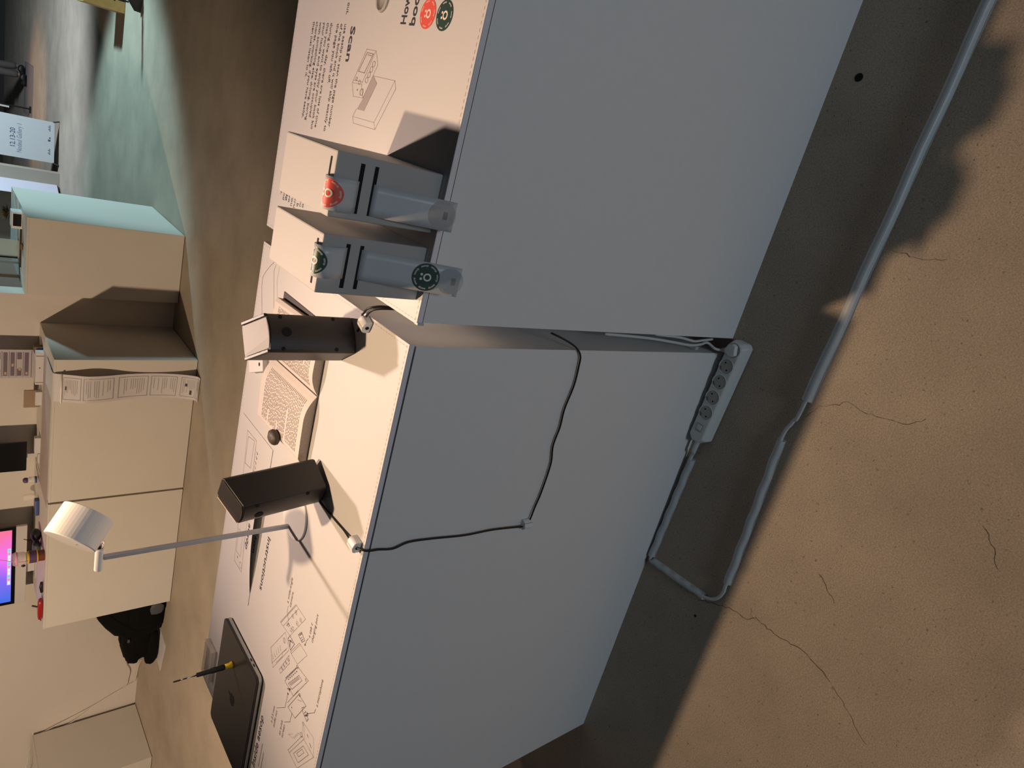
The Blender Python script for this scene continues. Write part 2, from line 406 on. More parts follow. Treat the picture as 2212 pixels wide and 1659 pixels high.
# device-over-book drawing
m = MB(); q = [(.398,.297),(.397,.265),(.377,.252),(.324,.282),(.323,.316),(.344,.328)]
l = .0006
m.line(q, l, ZP, True); m.line([(.344,.328),(.344,.295),(.396,.267)], l, ZP); m.line([(.344,.295),(.324,.282)], l, ZP)
m.line([(.348,.3255),(.348,.2925)], l, ZP); m.line([(.393,.294),(.392,.273),(.362,.292),(.363,.313)], .0011, ZP, True)
m.line([(.390,.291),(.389,.278)], .0011, ZP)
for i in range(4): m.ring((.3655-.0085*i+.012, .2715+.0048*i-.006, ZP), .0044, .0008, n=14)
m.ring((.3325,.290,ZP), .0052, .0011, n=16); m.ring((.3465,.303,ZP), .0036, .0007, n=14); m.ring((.351,.315,ZP), .0028, .0009, n=12)
m.disc((.3345,.306,ZP), .0016, n=8)
m.build('device_drawing', 'ink_line', topR)
MB().add([(x, y, ZP) for x, y in [(.360,.260),(.350,.244),(.305,.271),(.305,.296),(.3235,.281)]][::-1], [(0,1,2,3,4)]).build('drawing_shade', 'ink_shade', topR)
m = MB(); m.line([(.360,.260),(.359,.190),(.348,.183),(.282,.224),(.282,.300),(.292,.306),(.305,.298)], l, ZP)
m.line([(.359,.190),(.292,.231),(.292,.306)], .0005, ZP); m.line([(.292,.231),(.282,.224)], .0005, ZP)
m.build('book_drawing', 'ink_line', topR)
# round stickers stuck on the right table
for c, face, lab in (((.4545,.1335,H+.0006), 'red', 'red round sticker lying on the right table by the word How'), ((.4535,.0895,H+.0006), 'green', 'dark green round sticker lying on the right table near the front edge')):
    t = thing('round_sticker', lab, 'sticker', (c[0], c[1], H), 'stickers lying on the right table')
    MB().lathe([(.0203,0),(.0203,.0004)], (c[0],c[1],H), 40).build('sticker_disc', face, t)
    e = MB(); k = Vector(c)
    e.ring(k - Vector(Y)*.0020, .0048, .0024, X, Y, 28)
    for s_ in (-1,1): e.disc(k + Vector(Y)*.0062 + Vector(X)*.0034*s_, .0018, X, Y, 14)
    text_ring(e, 'aesop', 7, k, .0160, .0026, X, Y, .3)
    e.build('emblem', 'cream', t, tri=True)
t = tag(MB().lathe([(.019,0),(.019,.003),(.016,.0042),(.0155,.003),(.0155,.0006)], (.4715,.2725,H), 36).build('clear_disc', 'clear_tray', loc=(.4715,.2725,H), smooth=True), 'clear round disc on the right table above the word How', 'disc')

# ---- printing on the left table
def L2(m_, pts, wd=.0006, closed=False): m_.line(pts, wd, ZP, closed)
for txt, o_, U_, V_, h_, w_, b_ in (('Instructions', (-.581,.3585,ZP), NX, NY, .0150, .137, .008), ('d.kom', (-.604,.424,ZP), NX, NY, .0135, .062, .012), ('Inside aesop', (-1.128,.236,ZP), X, Y, .0170, .152, .008)):
    m = MB(); text(m, txt, o_, U_, V_, height=h_, width=w_, bold=b_); m.build('heading_lettering', 'ink', topL, tri=True)
lab = [(('a wide-angle',-.652,.2195,.062),('camera',-.652,.2065,.037)), (('a usb c',-.651,.112,.034),('charging port',-.652,.0985,.067)), (('a microphone',-.754,.0365,.066),),
       (('a 3.5 mm',-.951,.195,.045),('audio out',-.951,.182,.046)), (('an e-ink',-.943,.152,.040),('screen',-.938,.140,.034))]
for grp in lab:
    m = MB()
    for s_, x_, y_, w_ in grp: text(m, s_, (x_, y_, ZP), X, Y, height=.0080, width=w_)
    m.build('caption_lettering', 'ink_soft', topL, tri=True)
m = MB()
for j, (xa, xb) in enumerate(((-1.104,-1.040),(-1.135,-1.05))):
    x = xa
    while x < xb: k = random.uniform(.002,.007); m.line([(x,.219-.012*j),(x+k,.219-.012*j)], .0026, ZP); x += k+.0016
m.build('small_print', 'ink_shade', topL)
for pts_, wd_, dot in (([(-.657,.2185),(-.672,.2175),(-.685,.205)], .0007, None), ([(-.656,.117),(-.664,.1215),(-.678,.125)], .0007, .0022), ([(-.763,.042),(-.773,.043),(-.798,.066)], .0008, .0022),
                       ([(-.900,.187),(-.867,.154),(-.829,.153)], .0008, .0024), ([(-.898,.145),(-.877,.124),(-.852,.123)], .0008, None)):
    m = MB(); L2(m, pts_, wd_)
    if dot: m.disc((*pts_[-1], ZP), dot, n=10)
    m.build('leader_line', 'ink', topL)
m = MB(); q = [(-.714,.236),(-.630,.186),(-.629,.142),(-.709,.189)]
L2(m, q, .0006, True); L2(m, [(-.711,.223),(-.632,.177)]); L2(m, [(-.714,.2385),(-.630,.1885)], .0009)
for c in ((-.645,.182),(-.662,.192),(-.645,.159),(-.662,.170)): m.ring((*c,ZP), .0042, .0007, n=14); L2(m, [(c[0]-.003,c[1]+.001),(c[0]+.001,c[1]+.001)], .0008)
for c in ((-.693,.204),(-.686,.183),(-.694,.189)): m.ring((*c,ZP), .0042, .0008, n=12)
L2(m, [(-.700,.210),(-.690,.204),(-.690,.197)], .0016)
m.build('camera_plate_drawing', 'ink_line', topL)
m = MB(); L2(m, [(-.680,.157),(-.665,.147),(-.671,.129),(-.683,.138)], .0011, True); L2(m, [(-.677,.152),(-.667,.145)], .002); L2(m, [(-.680,.146),(-.673,.141)], .0009); L2(m, [(-.681,.141),(-.673,.136)], .0012)
m.build('charging_port_drawing', 'ink_soft', topL); m = MB(); L2(m, [(-.721,.195),(-.709,.189),(-.710,.165),(-.735,.176)], .0012, True); L2(m, [(-.731,.181),(-.718,.184),(-.713,.172)], .002); L2(m, [(-.722,.190),(-.714,.180)], .0018)
m.build('battery_drawing', 'ink_soft', topL)
m = MB(); L2(m, [(-.800,.260),(-.717,.210),(-.740,.182),(-.833,.235)], .0006, True); L2(m, [(-.828,.243),(-.742,.191)]); L2(m, [(-.800,.2575),(-.828,.243)])
for i in range(5): L2(m, [(-.806+.011*i,.247-.0062*i),(-.814+.011*i,.241-.0062*i),(-.811+.011*i,.2385-.0062*i)], .0007)
m.ring((-.737,.208,ZP), .0055, .0007, n=16); L2(m, [(-.742,.2055),(-.732,.2105)], .0007); L2(m, [(-.812,.226),(-.776,.204),(-.768,.207),(-.748,.193)], .0007)
L2(m, [(-.812,.206),(-.750,.178),(-.764,.170),(-.817,.199)], .0007, True)
for i in range(4): L2(m, [(-.804+.013*i,.199-.0062*i),(-.798+.013*i,.198-.0062*i),(-.803+.013*i,.194-.0062*i),(-.797+.013*i,.192-.0062*i)], .0010)
L2(m, [(-.739,.175),(-.692,.147),(-.691,.110),(-.739,.139)], .0006, True); L2(m, [(-.739,.1705),(-.692,.1425)])
m.build('keypad_drawing', 'ink_line', topL)
m = MB(); L2(m, [(-.815,.175),(-.742,.135),(-.734,.087),(-.814,.130)], .0007, True); L2(m, [(-.807,.159),(-.755,.125),(-.755,.110),(-.806,.141)], .0008, True)
for i in range(7): L2(m, [(-.806+.0085*i,.1735-.0050*i),(-.801+.0085*i,.1707-.0050*i)], .0022)
for i in range(6): L2(m, [(-.800+.0085*i,.1635-.0050*i),(-.7965+.0085*i,.1600-.0050*i)], .0018)
for i in range(5): m.disc((-.783+.008*i,.117-.0048*i,ZP), .0007, n=8)
m.ring((-.744,.137,ZP), .0035, .0012, n=12); m.ring((-.741,.097,ZP), .0024, .0008, n=10)
L2(m, [(-.820,.158),(-.812,.148),(-.818,.150)], .0028)
m.build('circuit_board_drawing', 'ink_soft', topL)
MB().add([(x, y, ZP) for x, y in [(-.803,.154),(-.760,.1265),(-.760,.1205),(-.803,.148)]], [(3,2,1,0)]).build('drawing_shade', 'ink_shade', topL)
m = MB(); L2(m, [(-.855,.143),(-.791,.111),(-.789,.077),(-.851,.108)], .0010, True); L2(m, [(-.848,.148),(-.786,.1165)], .0007); L2(m, [(-.806,.112),(-.795,.096)], .0009)
m.ring((-.790,.108,ZP), .0032, .0010, n=12); m.disc((-.842,.128,ZP), .0018, n=8); L2(m, [(-.812,.083),(-.806,.090),(-.797,.083)], .0012)
L2(m, [(-.812,.080),(-.800,.074),(-.806,.060),(-.815,.063)], .0012, True)
for i in range(3): L2(m, [(-.812+.003*i,.075-.0035*i),(-.806+.003*i,.071-.0035*i)], .0022)
m.build('screen_drawing', 'ink_soft', topL)
m = MB(); L2(m, [(-.940,.110),(-.859,.069),(-.858,.014),(-.940,.063)], .0007, True); L2(m, [(-.859,.069),(-.829,.076),(-.823,.028),(-.858,.014)], .0005); L2(m, [(-.940,.103),(-.860,.061)], .0007)
L2(m, [(-.925,.087),(-.873,.057),(-.872,.033),(-.925,.063)], .0010, True); L2(m, [(-.912,.075),(-.884,.059),(-.884,.050),(-.912,.066)], .0008, True)
L2(m, [(-.906,.120),(-.898,.100)], .0006); L2(m, [(-.906,.120),(-.892,.106)], .0006)
for i in range(5): L2(m, [(-.893+.006*i,.099-.003*i),(-.891+.006*i,.0935-.003*i)], .0010)
m.ring((-.860,.073,ZP), .0048, .0010, n=14); m.ring((-.832,.074,ZP), .0035, .0007, n=12); L2(m, [(-.832,.071),(-.856,.058)], .0006); L2(m, [(-.846,.037),(-.849,.029)], .0016); L2(m, [(-.838,.052),(-.840,.046)], .0014)
m.build('device_body_drawing', 'ink_line', topL)
m = MB(); L2(m, [(-.005,.49),(-.026,.537),(-.040,.555),(-.058,.574),(-.074,.586),(-.095,.583),(-.118,.574),(-.150,.560),(-.20,.548)], .0010); L2(m, [(-.029,.527),(-.045,.532),(-.075,.521),(-.120,.504),(-.16,.49)], .0009); L2(m, [(-.029,.508),(-.061,.509),(-.112,.487)], .0006)
m.build('outline_drawing', 'ink_line', topL)

# ================================================================== STICKER DISPENSERS
def dispenser(x0, x1, y0, y1, face, label, strip_len, xs, vc):
    t = thing('sticker_dispenser', label, 'dispenser', ((x0+x1)/2, (y0+y1)/2, H), 'sticker dispensers on the right table')
    z1 = H + .1605
    MB().box(x0, x1, y0, y1, H, z1).build('housing', 'dispenser', t, bevel=.0022)
    a, b = x0+.0095, x1-.0095
    MB().box(a, b, y0+.0115, y0+.0155, z1-.004, z1+.0005).build('top_slot', 'slot', t)
    MB().box(a, b, y0-.0004, y0+.004, 1.0205, 1.0265).build('front_slot', 'slot', t)
    MB().box(a, b, y0-.0004, y0+.004, 1.0005, 1.0060).build('front_slot', 'slot', t)
    s0, s1 = xs
    # loop of sticker tape from the top slot into the upper front slot
    bz = [(y0+.0135, z1-.003), (y0+.0125, z1+.0165), (y0-.0270, z1+.0120), (y0+.0005, 1.0235)]
    def loop(u, v):
        a_, b_, c_, d_ = (1-v)**3, 3*v*(1-v)**2, 3*v*v*(1-v), v**3
        return (s0+(s1-s0)*u, sum(k*p[0] for k, p in zip((a_,b_,c_,d_), bz)), sum(k*p[1] for k, p in zip((a_,b_,c_,d_), bz)))
    MB().grid(loop, 4, 16).build('tape_loop', 'liner', t, smooth=True, solid=.0004)
    # sticker riding on the loop
    st = MB(); r = .0182; cx = (s0+s1)/2; n = 30
    def onloop(du, dv, lift=.0007):
        p = Vector(loop((cx+du-s0)/(s1-s0), max(0.01, min(1, vc+dv/.055)))); e = .01
        p2 = Vector(loop((cx+du-s0)/(s1-s0), max(0.0, min(1, vc+dv/.055+e)))); d = (p2-p).normalized(); nn = Vector((0,-1,0)) if d.length < .1 else Vector((0, d.z, -d.y))
        if nn.y > 0: nn = -nn
        return p + nn*lift
    R = 8
    vs = []; fs = []
    for j in range(R+1):
        for k in range(n): t_ = 2*PI*k/n; rr = r*j/R; vs.append(onloop(rr*math.cos(t_), -rr*math.sin(t_)))
    for j in range(R):
        for k in range(n): fs.append((j*n+k, (j+1)*n+k, (j+1)*n+(k+1)%n, j*n+(k+1)%n))
    st.add(vs, fs); sd = st.build('sticker', face, t, smooth=True)
    e = MB()
    def bend(mbx):
        o = MB(); o.f = mbx.f; o.v = [onloop(v.x, -v.y, .0011) for v in mbx.v]; return o
    f2 = MB(); f2.ring((0,-.0018,0), .0044, .0022, X, Y, 24)
    for s_ in (-1,1): f2.disc((.0032*s_, .0054, 0), .0016, X, Y, 12)
    text_ring(f2, 'aesop', 7, (0,0,0), r*.79, r*.15, X, Y, .3)
    bend(f2).build('emblem', 'cream', sd, tri=True)
    # backing strip leaving the lower slot and hanging past the table edge
    yE, zE = strip_len
    def strip(u, v):
        yy = y0 + (yE-y0)*v; zz = 1.0030 + (zE-1.0030)*(v**0.92) + .004*math.sin(PI*v)
        return (s0+(s1-s0)*u + .002*v, yy, zz)
    bs = MB().grid(strip, 4, 18).build('backing_strip', 'liner', t, smooth=True, solid=.0004)
    return t, strip, s0, s1, bs
d1, strip1, a1, b1, bs1 = dispenser(.168, .251, .0085, .172, 'red', 'grey sticker dispenser with a red sticker coming out of its top slot', (-.0300,.8940), (.1775,.2190), .475)
d2, strip2, a2, b2, bs2 = dispenser(.067, .1465, .0085, .172, 'green', 'grey sticker dispenser with a dark green sticker hanging over the table edge', (-.0440,.8700), (.0895,.1320), .40)
def strip_disc(strip, s0, s1, vc, r, name, matn, parent, lift, emblem=False, lines=True):
    p0 = Vector(strip(.5, vc)); p1 = Vector(strip(.5, vc+.02)); dn = (p1-p0).normalized(); V = -dn; U = Vector((1,0,0)); N = U.cross(V)
    c = p0 + N*lift
    d = MB().disc(c, r, U, V, 36).build(name, matn, parent)
    if emblem:
        e = MB(); k = c + N*.0004
        e.ring(k - V*r*.10, r*.235, r*.115, U, V, 28)
        for s_ in (-1,1): e.disc(k + V*r*.34 + U*r*.165*s_, r*.095, U, V, 14)
        text_ring(e, 'aesop', 7, k, r*.78, r*.16, U, V, .3); e.build('emblem', 'cream', d if False else parent, tri=True)
    elif lines:
        e = MB(); k = c + N*.0004
        for j in range(4):
            a = k - V*(r*.12 + r*.085*j) - U*r*.26; e.add([a, a+U*r*(.56-.05*(j % 2)), a+U*r*(.56-.05*(j % 2))+V*r*.03, a+V*r*.03], [(0,1,2,3)])
        e.build('small_print', 'ink_soft', parent)
strip_disc(strip2, a2, b2, .655, .0198, 'green_sticker', 'green', bs2, .0009, emblem=True)
strip_disc(strip2, a2, b2, .905, .0190, 'clear_sticker', 'ghost_sticker', bs2, .0009)
strip_disc(strip1, a1, b1, .850, .0195, 'clear_sticker', 'pinkish_sticker', bs1, .0009)

# ================================================================== BOOK SCANNERS (black upright devices)
def scanner(P0, du, depth_dir, width, depth, label, panel, lean, zf, zb):
    P0 = Vector((*P0, 0)); du = Vector((*du, 0)).normalized(); dv = Vector((*depth_dir, 0)).normalized()
    t = thing('book_scanner', label, 'scanner', (P0.x+du.x*width/2+dv.x*depth/2, P0.y+du.y*width/2+dv.y*depth/2, H), 'black book scanners')
    cen = Vector((P0.x, P0.y, H))
    T = Matrix.Translation(cen) @ lean @ Matrix.Translation(-cen)
    def W(a, b, z): p = P0 + du*a + dv*b; return T @ Vector((p.x, p.y, z))
    n = 14
    def outline(ins=0.0):
        o = []
        for i in range(n+1):
            f = i/n; o.append((ins+(width-2*ins)*f, -.0085*math.sin(PI*f)**.75 + ins))
        o += [(width-ins, depth-.006-ins), (width-.006-ins, depth-ins), (.006+ins, depth-ins), (ins, depth-.006-ins)]
        return o
    o = outline(); k = len(o)
    ztop = lambda b: zf + (zb-zf)*max(0, b)/depth
    vs = [W(a, b, H+.0012) for a, b in o] + [W(a, b, ztop(b)) for a, b in o]
    mb = MB().add(vs, [tuple(range(k))[::-1], tuple(range(k, 2*k))] + [(i, (i+1) % k, k+(i+1) % k, k+i) for i in range(k)])
    mb.build('casing', 'black_plastic', t, bevel=.0016)
    o2 = outline(.0035) if panel != 'sheen_diffuser_grey' else outline(.0028)
    o2 = [(a if panel != 'sheen_diffuser_grey' else min(max(a, .0060), width-.0060), b-.0024 if i <= n else b) for i, (a, b) in enumerate(o2)]
    vs = [W(a, b, ztop(b)+.0002) for a, b in o2] + [W(a, b, ztop(b)+.0016) for a, b in o2]; k2 = len(o2)
    pl = MB().add(vs, [tuple(range(k2))[::-1], tuple(range(k2, 2*k2))] + [(i, (i+1) % k2, k2+(i+1) % k2, k2+i) for i in range(k2)]).build('top_panel', panel, t, bevel=.0006)
    if panel == 'sheen_diffuser_grey':
        for a0, a1 in ((0, .0052), (width-.0052, width)):
            q = [(a0, -.001), (a1, -.001), (a1, depth-.004), (a0, depth-.004)]
            vs = [W(a, b, ztop(b)-.001) for a, b in q] + [W(a, b, ztop(b)+.0034) for a, b in q]
            MB().add(vs, [(3,2,1,0),(4,5,6,7),(0,1,5,4),(1,2,6,5),(2,3,7,6),(3,0,4,7)]).build('side_rail', 'black_plastic', t, bevel=.0008)
    else:
        q = [(.0006, .000), (.0022, .000), (.0022, depth-.006), (.0006, depth-.006)]
        vs = [W(a, b, ztop(b)) for a, b in q] + [W(a, b, ztop(b)+.0019) for a, b in q]
        MB().add(vs, [(3,2,1,0),(4,5,6,7),(0,1,5,4),(1,2,6,5),(2,3,7,6),(3,0,4,7)]).build('edge_strip', 'pale_line', t)
    def hole(a, z, r, name):
        f = min(.999, max(.001, a/width)); b = -.0085*math.sin(PI*f)**.75
        f2 = f+.01; sl = (-.0085*math.sin(PI*min(.999, f2))**.75 - b)/(.01*width)
        c = W(a, b, z); U = (T.to_3x3() @ (du + dv*sl)).normalized(); V = T.to_3x3() @ Vector((0,0,1)); Nn = U.cross(V)
        MB().disc(c + Nn*.0006, r, U, V, 18).build(name, 'black_hole', t)
    for a in (.0055, width-.0055):
        for z in (.036, .126): hole(a, H+z, .0033, 'screw_hole')
    hole(width*.50, H+.120, .0078, 'lens_hole')
    return t
I4 = Matrix.Identity(4)
scanner((-.074,.149), (.050,.036), (-.58,.81), .0630, .060, 'black book scanner with top panel coloured lighter for lamp sheen, standing right of the open book', 'sheen_diffuser_grey', I4, 1.0470, 1.0640)
lean2 = Matrix.Rotation(math.radians(-6.5), 4, Vector((-.25, .97, 0)))
# face with the holes looks left; first corner is its left end
scanner((-.385,.179), (.052,-.028), (.47,.88), .0600, .063, 'black book scanner with dark top leaning slightly beside the desk lamp', 'black_plastic', lean2, 1.0490, 1.0650)

# cable of the leaning scanner, its two clips
def spline(pts, n=6):
    pts = [Vector(p) for p in pts]; out = []
    for i in range(len(pts)-1):
        p0, p1, p2, p3 = pts[max(i-1,0)], pts[i], pts[i+1], pts[min(i+2, len(pts)-1)]
        for k in range(n):
            t = k/n; out.append(0.5*((2*p1) + (p2-p0)*t + (2*p0-5*p1+4*p2-p3)*t*t + (3*p1-p0-3*p2+p3)*t**3))
    return out + [pts[-1]]
cp = [(-.376,.168,.9045),(-.378,.133,.902),(-.377,.096,.902),(-.376,.072,.902),(-.374,.049,.905),(-.372,.030,.9085),(-.370,.008,.9075),(-.3685,-.006,.898),(-.3705,-.0065,.875),(-.375,-.0065,.846),(-.368,-.0065,.815),(-.3715,-.0065,.764),(-.380,-.0065,.687),(-.381,-.007,.619),(-.387,-.009,.545),(-.386,-.012,.530),(-.374,-.008,.521),(-.345,-.0065,.516),(-.312,-.0065,.511),(-.247,-.0065,.509),(-.204,-.0065,.519),(-.163,-.0065,.516),(-.123,-.0065,.519),(-.074,-.0065,.513),(-.035,-.0065,.516),(-.011,-.007,.522),(.005,-.005,.540),(.016,.004,.566),(.022,.020,.588)]
tag(MB().tube(spline(cp), .0018, 8).build('power_cable', 'cable_black', loc=(-.37,0,.9), smooth=True), 'thin black cable running down the front of the left table', 'cable')
def clip(c, sx, sy, sz, yaw_, label, front):
    t = thing('cable_clip', label, 'clip', c, 'white cable clips')
    R_ = Matrix.Translation(c) @ Matrix.Rotation(yaw_, 4, 'Z')
    if front: R_ = R_ @ Matrix.Rotation(PI/2, 4, 'X')
    prof = [(-sx/2, 0)] + [(sx/2*math.cos(PI - PI*i/12), sz*.55 + sz*.45*math.sin(PI*i/12)) for i in range(13)] + [(sx/2, 0)]
    # rounded block: profile in local x-z, extruded along local y
    k = len(prof); vs = [(a, -sy/2, b) for a, b in prof] + [(a, sy/2, b) for a, b in prof]
    MB().add(vs, [tuple(range(k)), tuple(range(k, 2*k))[::-1]] + [(i, i+k, (i+1) % k + k, (i+1) % k) for i in range(k)], R_).build('clip_body', 'white_plastic', t, bevel=.0012)
    MB().lathe([(.0032,0),(.0032,.0006)], (0,0,0), 16, R_ @ Matrix.Translation((0,-sy/2-.0001,sz*.45)) @ Matrix.Rotation(PI/2,4,'X')).build('cable_hole', 'black_hole', t)
    MB().box(-.0008, .0008, -sy/2, sy/2, sz*.97, sz*1.004, R_).build('slit', 'socket_grey', t)
clip((-.371,.021,H), .022, .021, .0165, -.12, 'white cable clip on top of the left table at its front edge', False)
clip((-.388,-.0025,.5285), .021, .021, .0150, .7, 'white cable clip stuck on the front of the left table', True)
# clip and cable of the other scanner
clip((-.0135,.126,H), .021, .020, .0165, -.35, 'white cable clip at the foot of the right book scanner', False)
cp = [(-.034,.150,.904),(-.026,.141,.9065),(-.0135,.128,.9075),(-.003,.139,.9075),(.004,.133,.9085),(.013,.122,.912),(.021,.110,.909),(.026,.102,.894),(.025,.096,.862),(.022,.090,.78),(.020,.08,.62)]
tag(MB().tube(spline(cp), .0019, 8).build('power_cable', 'cable_black', loc=(0,.13,.9), smooth=True), 'black cable dropping from the right book scanner into the gap between tables', 'cable')
cp = [(-.006,.136,.9040),(.001,.127,.9065),(.010,.117,.909),(.019,.106,.906),(.025,.094,.892),(.027,.086,.860),(.024,.078,.74)]
tag(MB().tube(spline(cp), .0019, 8).build('power_cable', 'cable_black', loc=(0,.12,.9), smooth=True), 'second black cable beside the first, bending into the gap between tables', 'cable')

# ================================================================== OPEN BOOK, STONE, PEBBLE, LITTLE WHITE BOX
bk = thing('open_book', 'open paperback book with printed pages lying on the left table', 'book', (-.20,.36,H))
by0, by1 = .250, .463
def page_z(u, side):   # u 0 at spine .. 1 at fore edge
    h = .019 if side < 0 else .017
    return H+.0015 + h*(1-(1-min(1,u*2.6))**2.2)*(1-.16*u*u) + .001
def half(side, wdt, name):
    n = 18; xs = [-.200 + side*(.0015 + wdt*i/n) for i in range(n+1)]
    topz = [page_z(i/n, side) for i in range(n+1)]; topz[-1] -= .0035
    pr = [(x, z) for x, z in zip(xs, topz)] + [(xs[-1] - side*.002, H+.0016), (xs[0], H+.0016)]
    k = len(pr); sk = lambda y: (y-by0)*(-.04)
    vs = [(x+sk(by0), by0, z) for x, z in pr] + [(x+sk(by1), by1, z) for x, z in pr]
    f = [tuple(range(k))[::-1] if side > 0 else tuple(range(k)), tuple(range(k, 2*k)) if side > 0 else tuple(range(k, 2*k))[::-1]]
    for i in range(k):
        q = (i, (i+1) % k, (i+1) % k + k, i+k); f.append(q if side > 0 else q[::-1])
    pb = MB().add(vs, f).build(name, 'page_edge', bk)
    # top page
    def pg(u, v): x = -.200 + side*(.0015+wdt*u); y = by0 + (by1-by0)*v; return (x+sk(y), y, page_z(u, side) + .0004 - (.0035 if u > .985 else 0))
    s_ = MB(); s_.grid(pg, 18, 4); s_.f = s_.f if side > 0 else [q[::-1] for q in s_.f]
    s_.build('page', 'page', pb, smooth=False)
    ln = MB()
    for j in range(30):
        v0 = .09 + j*.0275; u = .10; last = random.random() < .12
        end = .90 if not last else random.uniform(.35,.8)
        while u < end:
            ww = random.uniform(.03,.085); ue = min(end, u+ww); a, b = Vector(pg(u, v0)), Vector(pg(ue, v0)); n2 = Vector((0,.0009,0)); z_ = Vector((0,0,.0005))
            q = [a-n2+z_, b-n2+z_, b+n2+z_, a+n2+z_]; ln.add(q, [(0,1,2,3) if side > 0 else (3,2,1,0)]); u = ue + .016
    ln.build('printed_lines', 'ink_pale', pb)
half(-1, .136, 'left_page_block'); half(1, .128, 'right_page_block')
MB().box(-.345, -.066, by0-.002, by1+.002, H+.0001, H+.0015).build('cover', 'book_cover', bk, bevel=.0005)
tag(MB().blob((-.336,.352,H+.0163+.0100), (.0150,.0190,.0100), 2.2, jig=.03).build('stone', 'stone', loc=(-.336,.352,H+.0165), smooth=True), 'smooth dark olive stone holding down the left page of the open book', 'stone')
tag(MB().blob((-.172,.405,H+.0195+.004), (.0080,.0100,.0045), 2.1).build('glass_pebble', 'clear', loc=(-.172,.405,H+.0195), smooth=True), 'clear glass pebble on the right page of the open book', 'pebble')
t = thing('small_box', 'little white box with a dark hole at the back edge of the left table', 'box', (-.258,.527,H))
MB().prism([(-.283,.556),(-.250,.486),(-.222,.498),(-.256,.570)], H, H+.012).build('box_body', 'white_plastic', t, bevel=.001)
MB().disc((-.243,.508,H+.0123), .0042, n=16).build('hole', 'black_hole', t)

# ================================================================== LEAFLET, CLEAR TRAY
lf = thing('leaflet', 'thin white printed sheet with a curled edge behind the desk lamp', 'sheet', (-.60,.49,H))
lx0, lx1, ly0, ly1 = -.800, -.395, .4015, .585
def sheet_z(x, y):
    f = max(0, 1-(y-ly0)/.075)**2; g = max(0, 1-((x+.56)/(.205 if x < -.56 else .095))**2)
    return H+.0009 + .0165*f*g
def leaf(u, v): x = lx0+(lx1-lx0)*u; y = ly0+(ly1-ly0)*v; return (x, y, sheet_z(x, y))
ls = MB().grid(leaf, 36, 16).build('paper_sheet', 'paper_print', lf, smooth=True)
m = MB()
def onleaf(mb):
    for v in mb.v: v.z = sheet_z(v.x, v.y) + .0005
    return mb
text(m, 'aesöp', (-.612,.461,ZP), NX, NY, height=.0175, width=.068, bold=.006); onleaf(m).build('lettering', 'ink', ls, tri=True)
m = MB(); q = [(-.750,.463),(-.751,.512),(-.420,.545),(-.418,.490)]
def lseg(mb, pts, wd=.0006, closed=False):
    o = []
    P = pts + [pts[0]] if closed else pts
    for a, b in zip(P, P[1:]):
        for i in range(8): o.append((a[0]+(b[0]-a[0])*i/8, a[1]+(b[1]-a[1])*i/8))
    o.append(P[-1]); mb.line(o, wd, ZP)
lseg(m, q, .0007, True); lseg(m, [(-.722,.509),(-.720,.482),(-.660,.488),(-.662,.514)], .0006, True)
lseg(m, [(-.431,.536),(-.424,.500),(-.493,.499),(-.497,.533)], .0008, True); m.ring((-.738,.474,0), .0075, .0007, n=16); lseg(m, [(-.73,.500),(-.732,.494)], .0015)
for i in range(5): lseg(m, [(-.44-.012*i,.480),(-.442-.012*i,.473),(-.446-.012*i,.476)], .0009)
lseg(m, [(-.64,.478),(-.70,.471)], .0005); lseg(m, [(-.43,.488),(-.50,.482)], .0005)
onleaf(m).build('device_drawing', 'ink_line', ls)
t = thing('clear_tray', 'clear plastic tray at the back left corner of the left table behind the laptop', 'tray', (-1.10,.56,H))
b = MB(); zt = H+.013
b.box(-1.150,-1.050,.536,.5385,H,zt); b.box(-1.150,-1.050,.5885,.591,H,zt); b.box(-1.150,-1.1475,.5385,.5885,H,zt); b.box(-1.0525,-1.050,.5385,.5885,H,zt)
b.build('tray_wall', 'clear_tray', t); MB().box(-1.1475,-1.0525,.5385,.5885,H,H+.002).build('tray_floor', 'clear_tray', t)

# ================================================================== DESK LAMP
dl = thing('desk_lamp', 'white desk lamp with thin stem and tilted drum head on the left table', 'lamp', (-.462,.256,H))
MB().lathe([(.0530,0),(.0530,.0028),(.0518,.0040),(.0,.0042)], (-.4600,.2560,H), 48).build('base', 'lamp_white', dl)
MB().box(-.5015,-.4930,.2665,.2735,H+.0042,1.226).build('stem', 'lamp_grey', dl, bevel=.0012)
MB().tube([(-.4790,.270,1.2325),(-.5215,.270,1.2325)], .0063, 20).build('cross_bar', 'lamp_white', dl, bevel=.0006)
ax = Vector((.63,.50,-.55)).normalized()
MB().blob((-.4690,.2690,1.2345), (.0092,.0092,.0092), 2.0).build('ball_joint', 'chrome', dl, smooth=True)
hc = Vector((-.4260,.2640,1.2640)); q = Vector((0,0,1)).rotation_difference(ax).to_matrix().to_4x4(); q.translation = hc
hd = MB().lathe([(.001,-.026),(.0390,-.026),(.0402,-.0250),(.0402,.026),(.0380,.026),(.0372,-.018),(.001,-.018)], (0,0,0), 48, q)
hd = hd.build('drum_shade', 'lamp_white', dl, bevel=.0006)
MB().lathe([(.0018,-.0266),(.0018,-.0260)], (.012,0,0), 12, q).build('touch_dot', 'kraft', hd)
MB().lathe([(.034,.018),(.034,.020)], (0,0,0), 32, q).build('diffuser', 'sheen_diffuser_grey', hd)

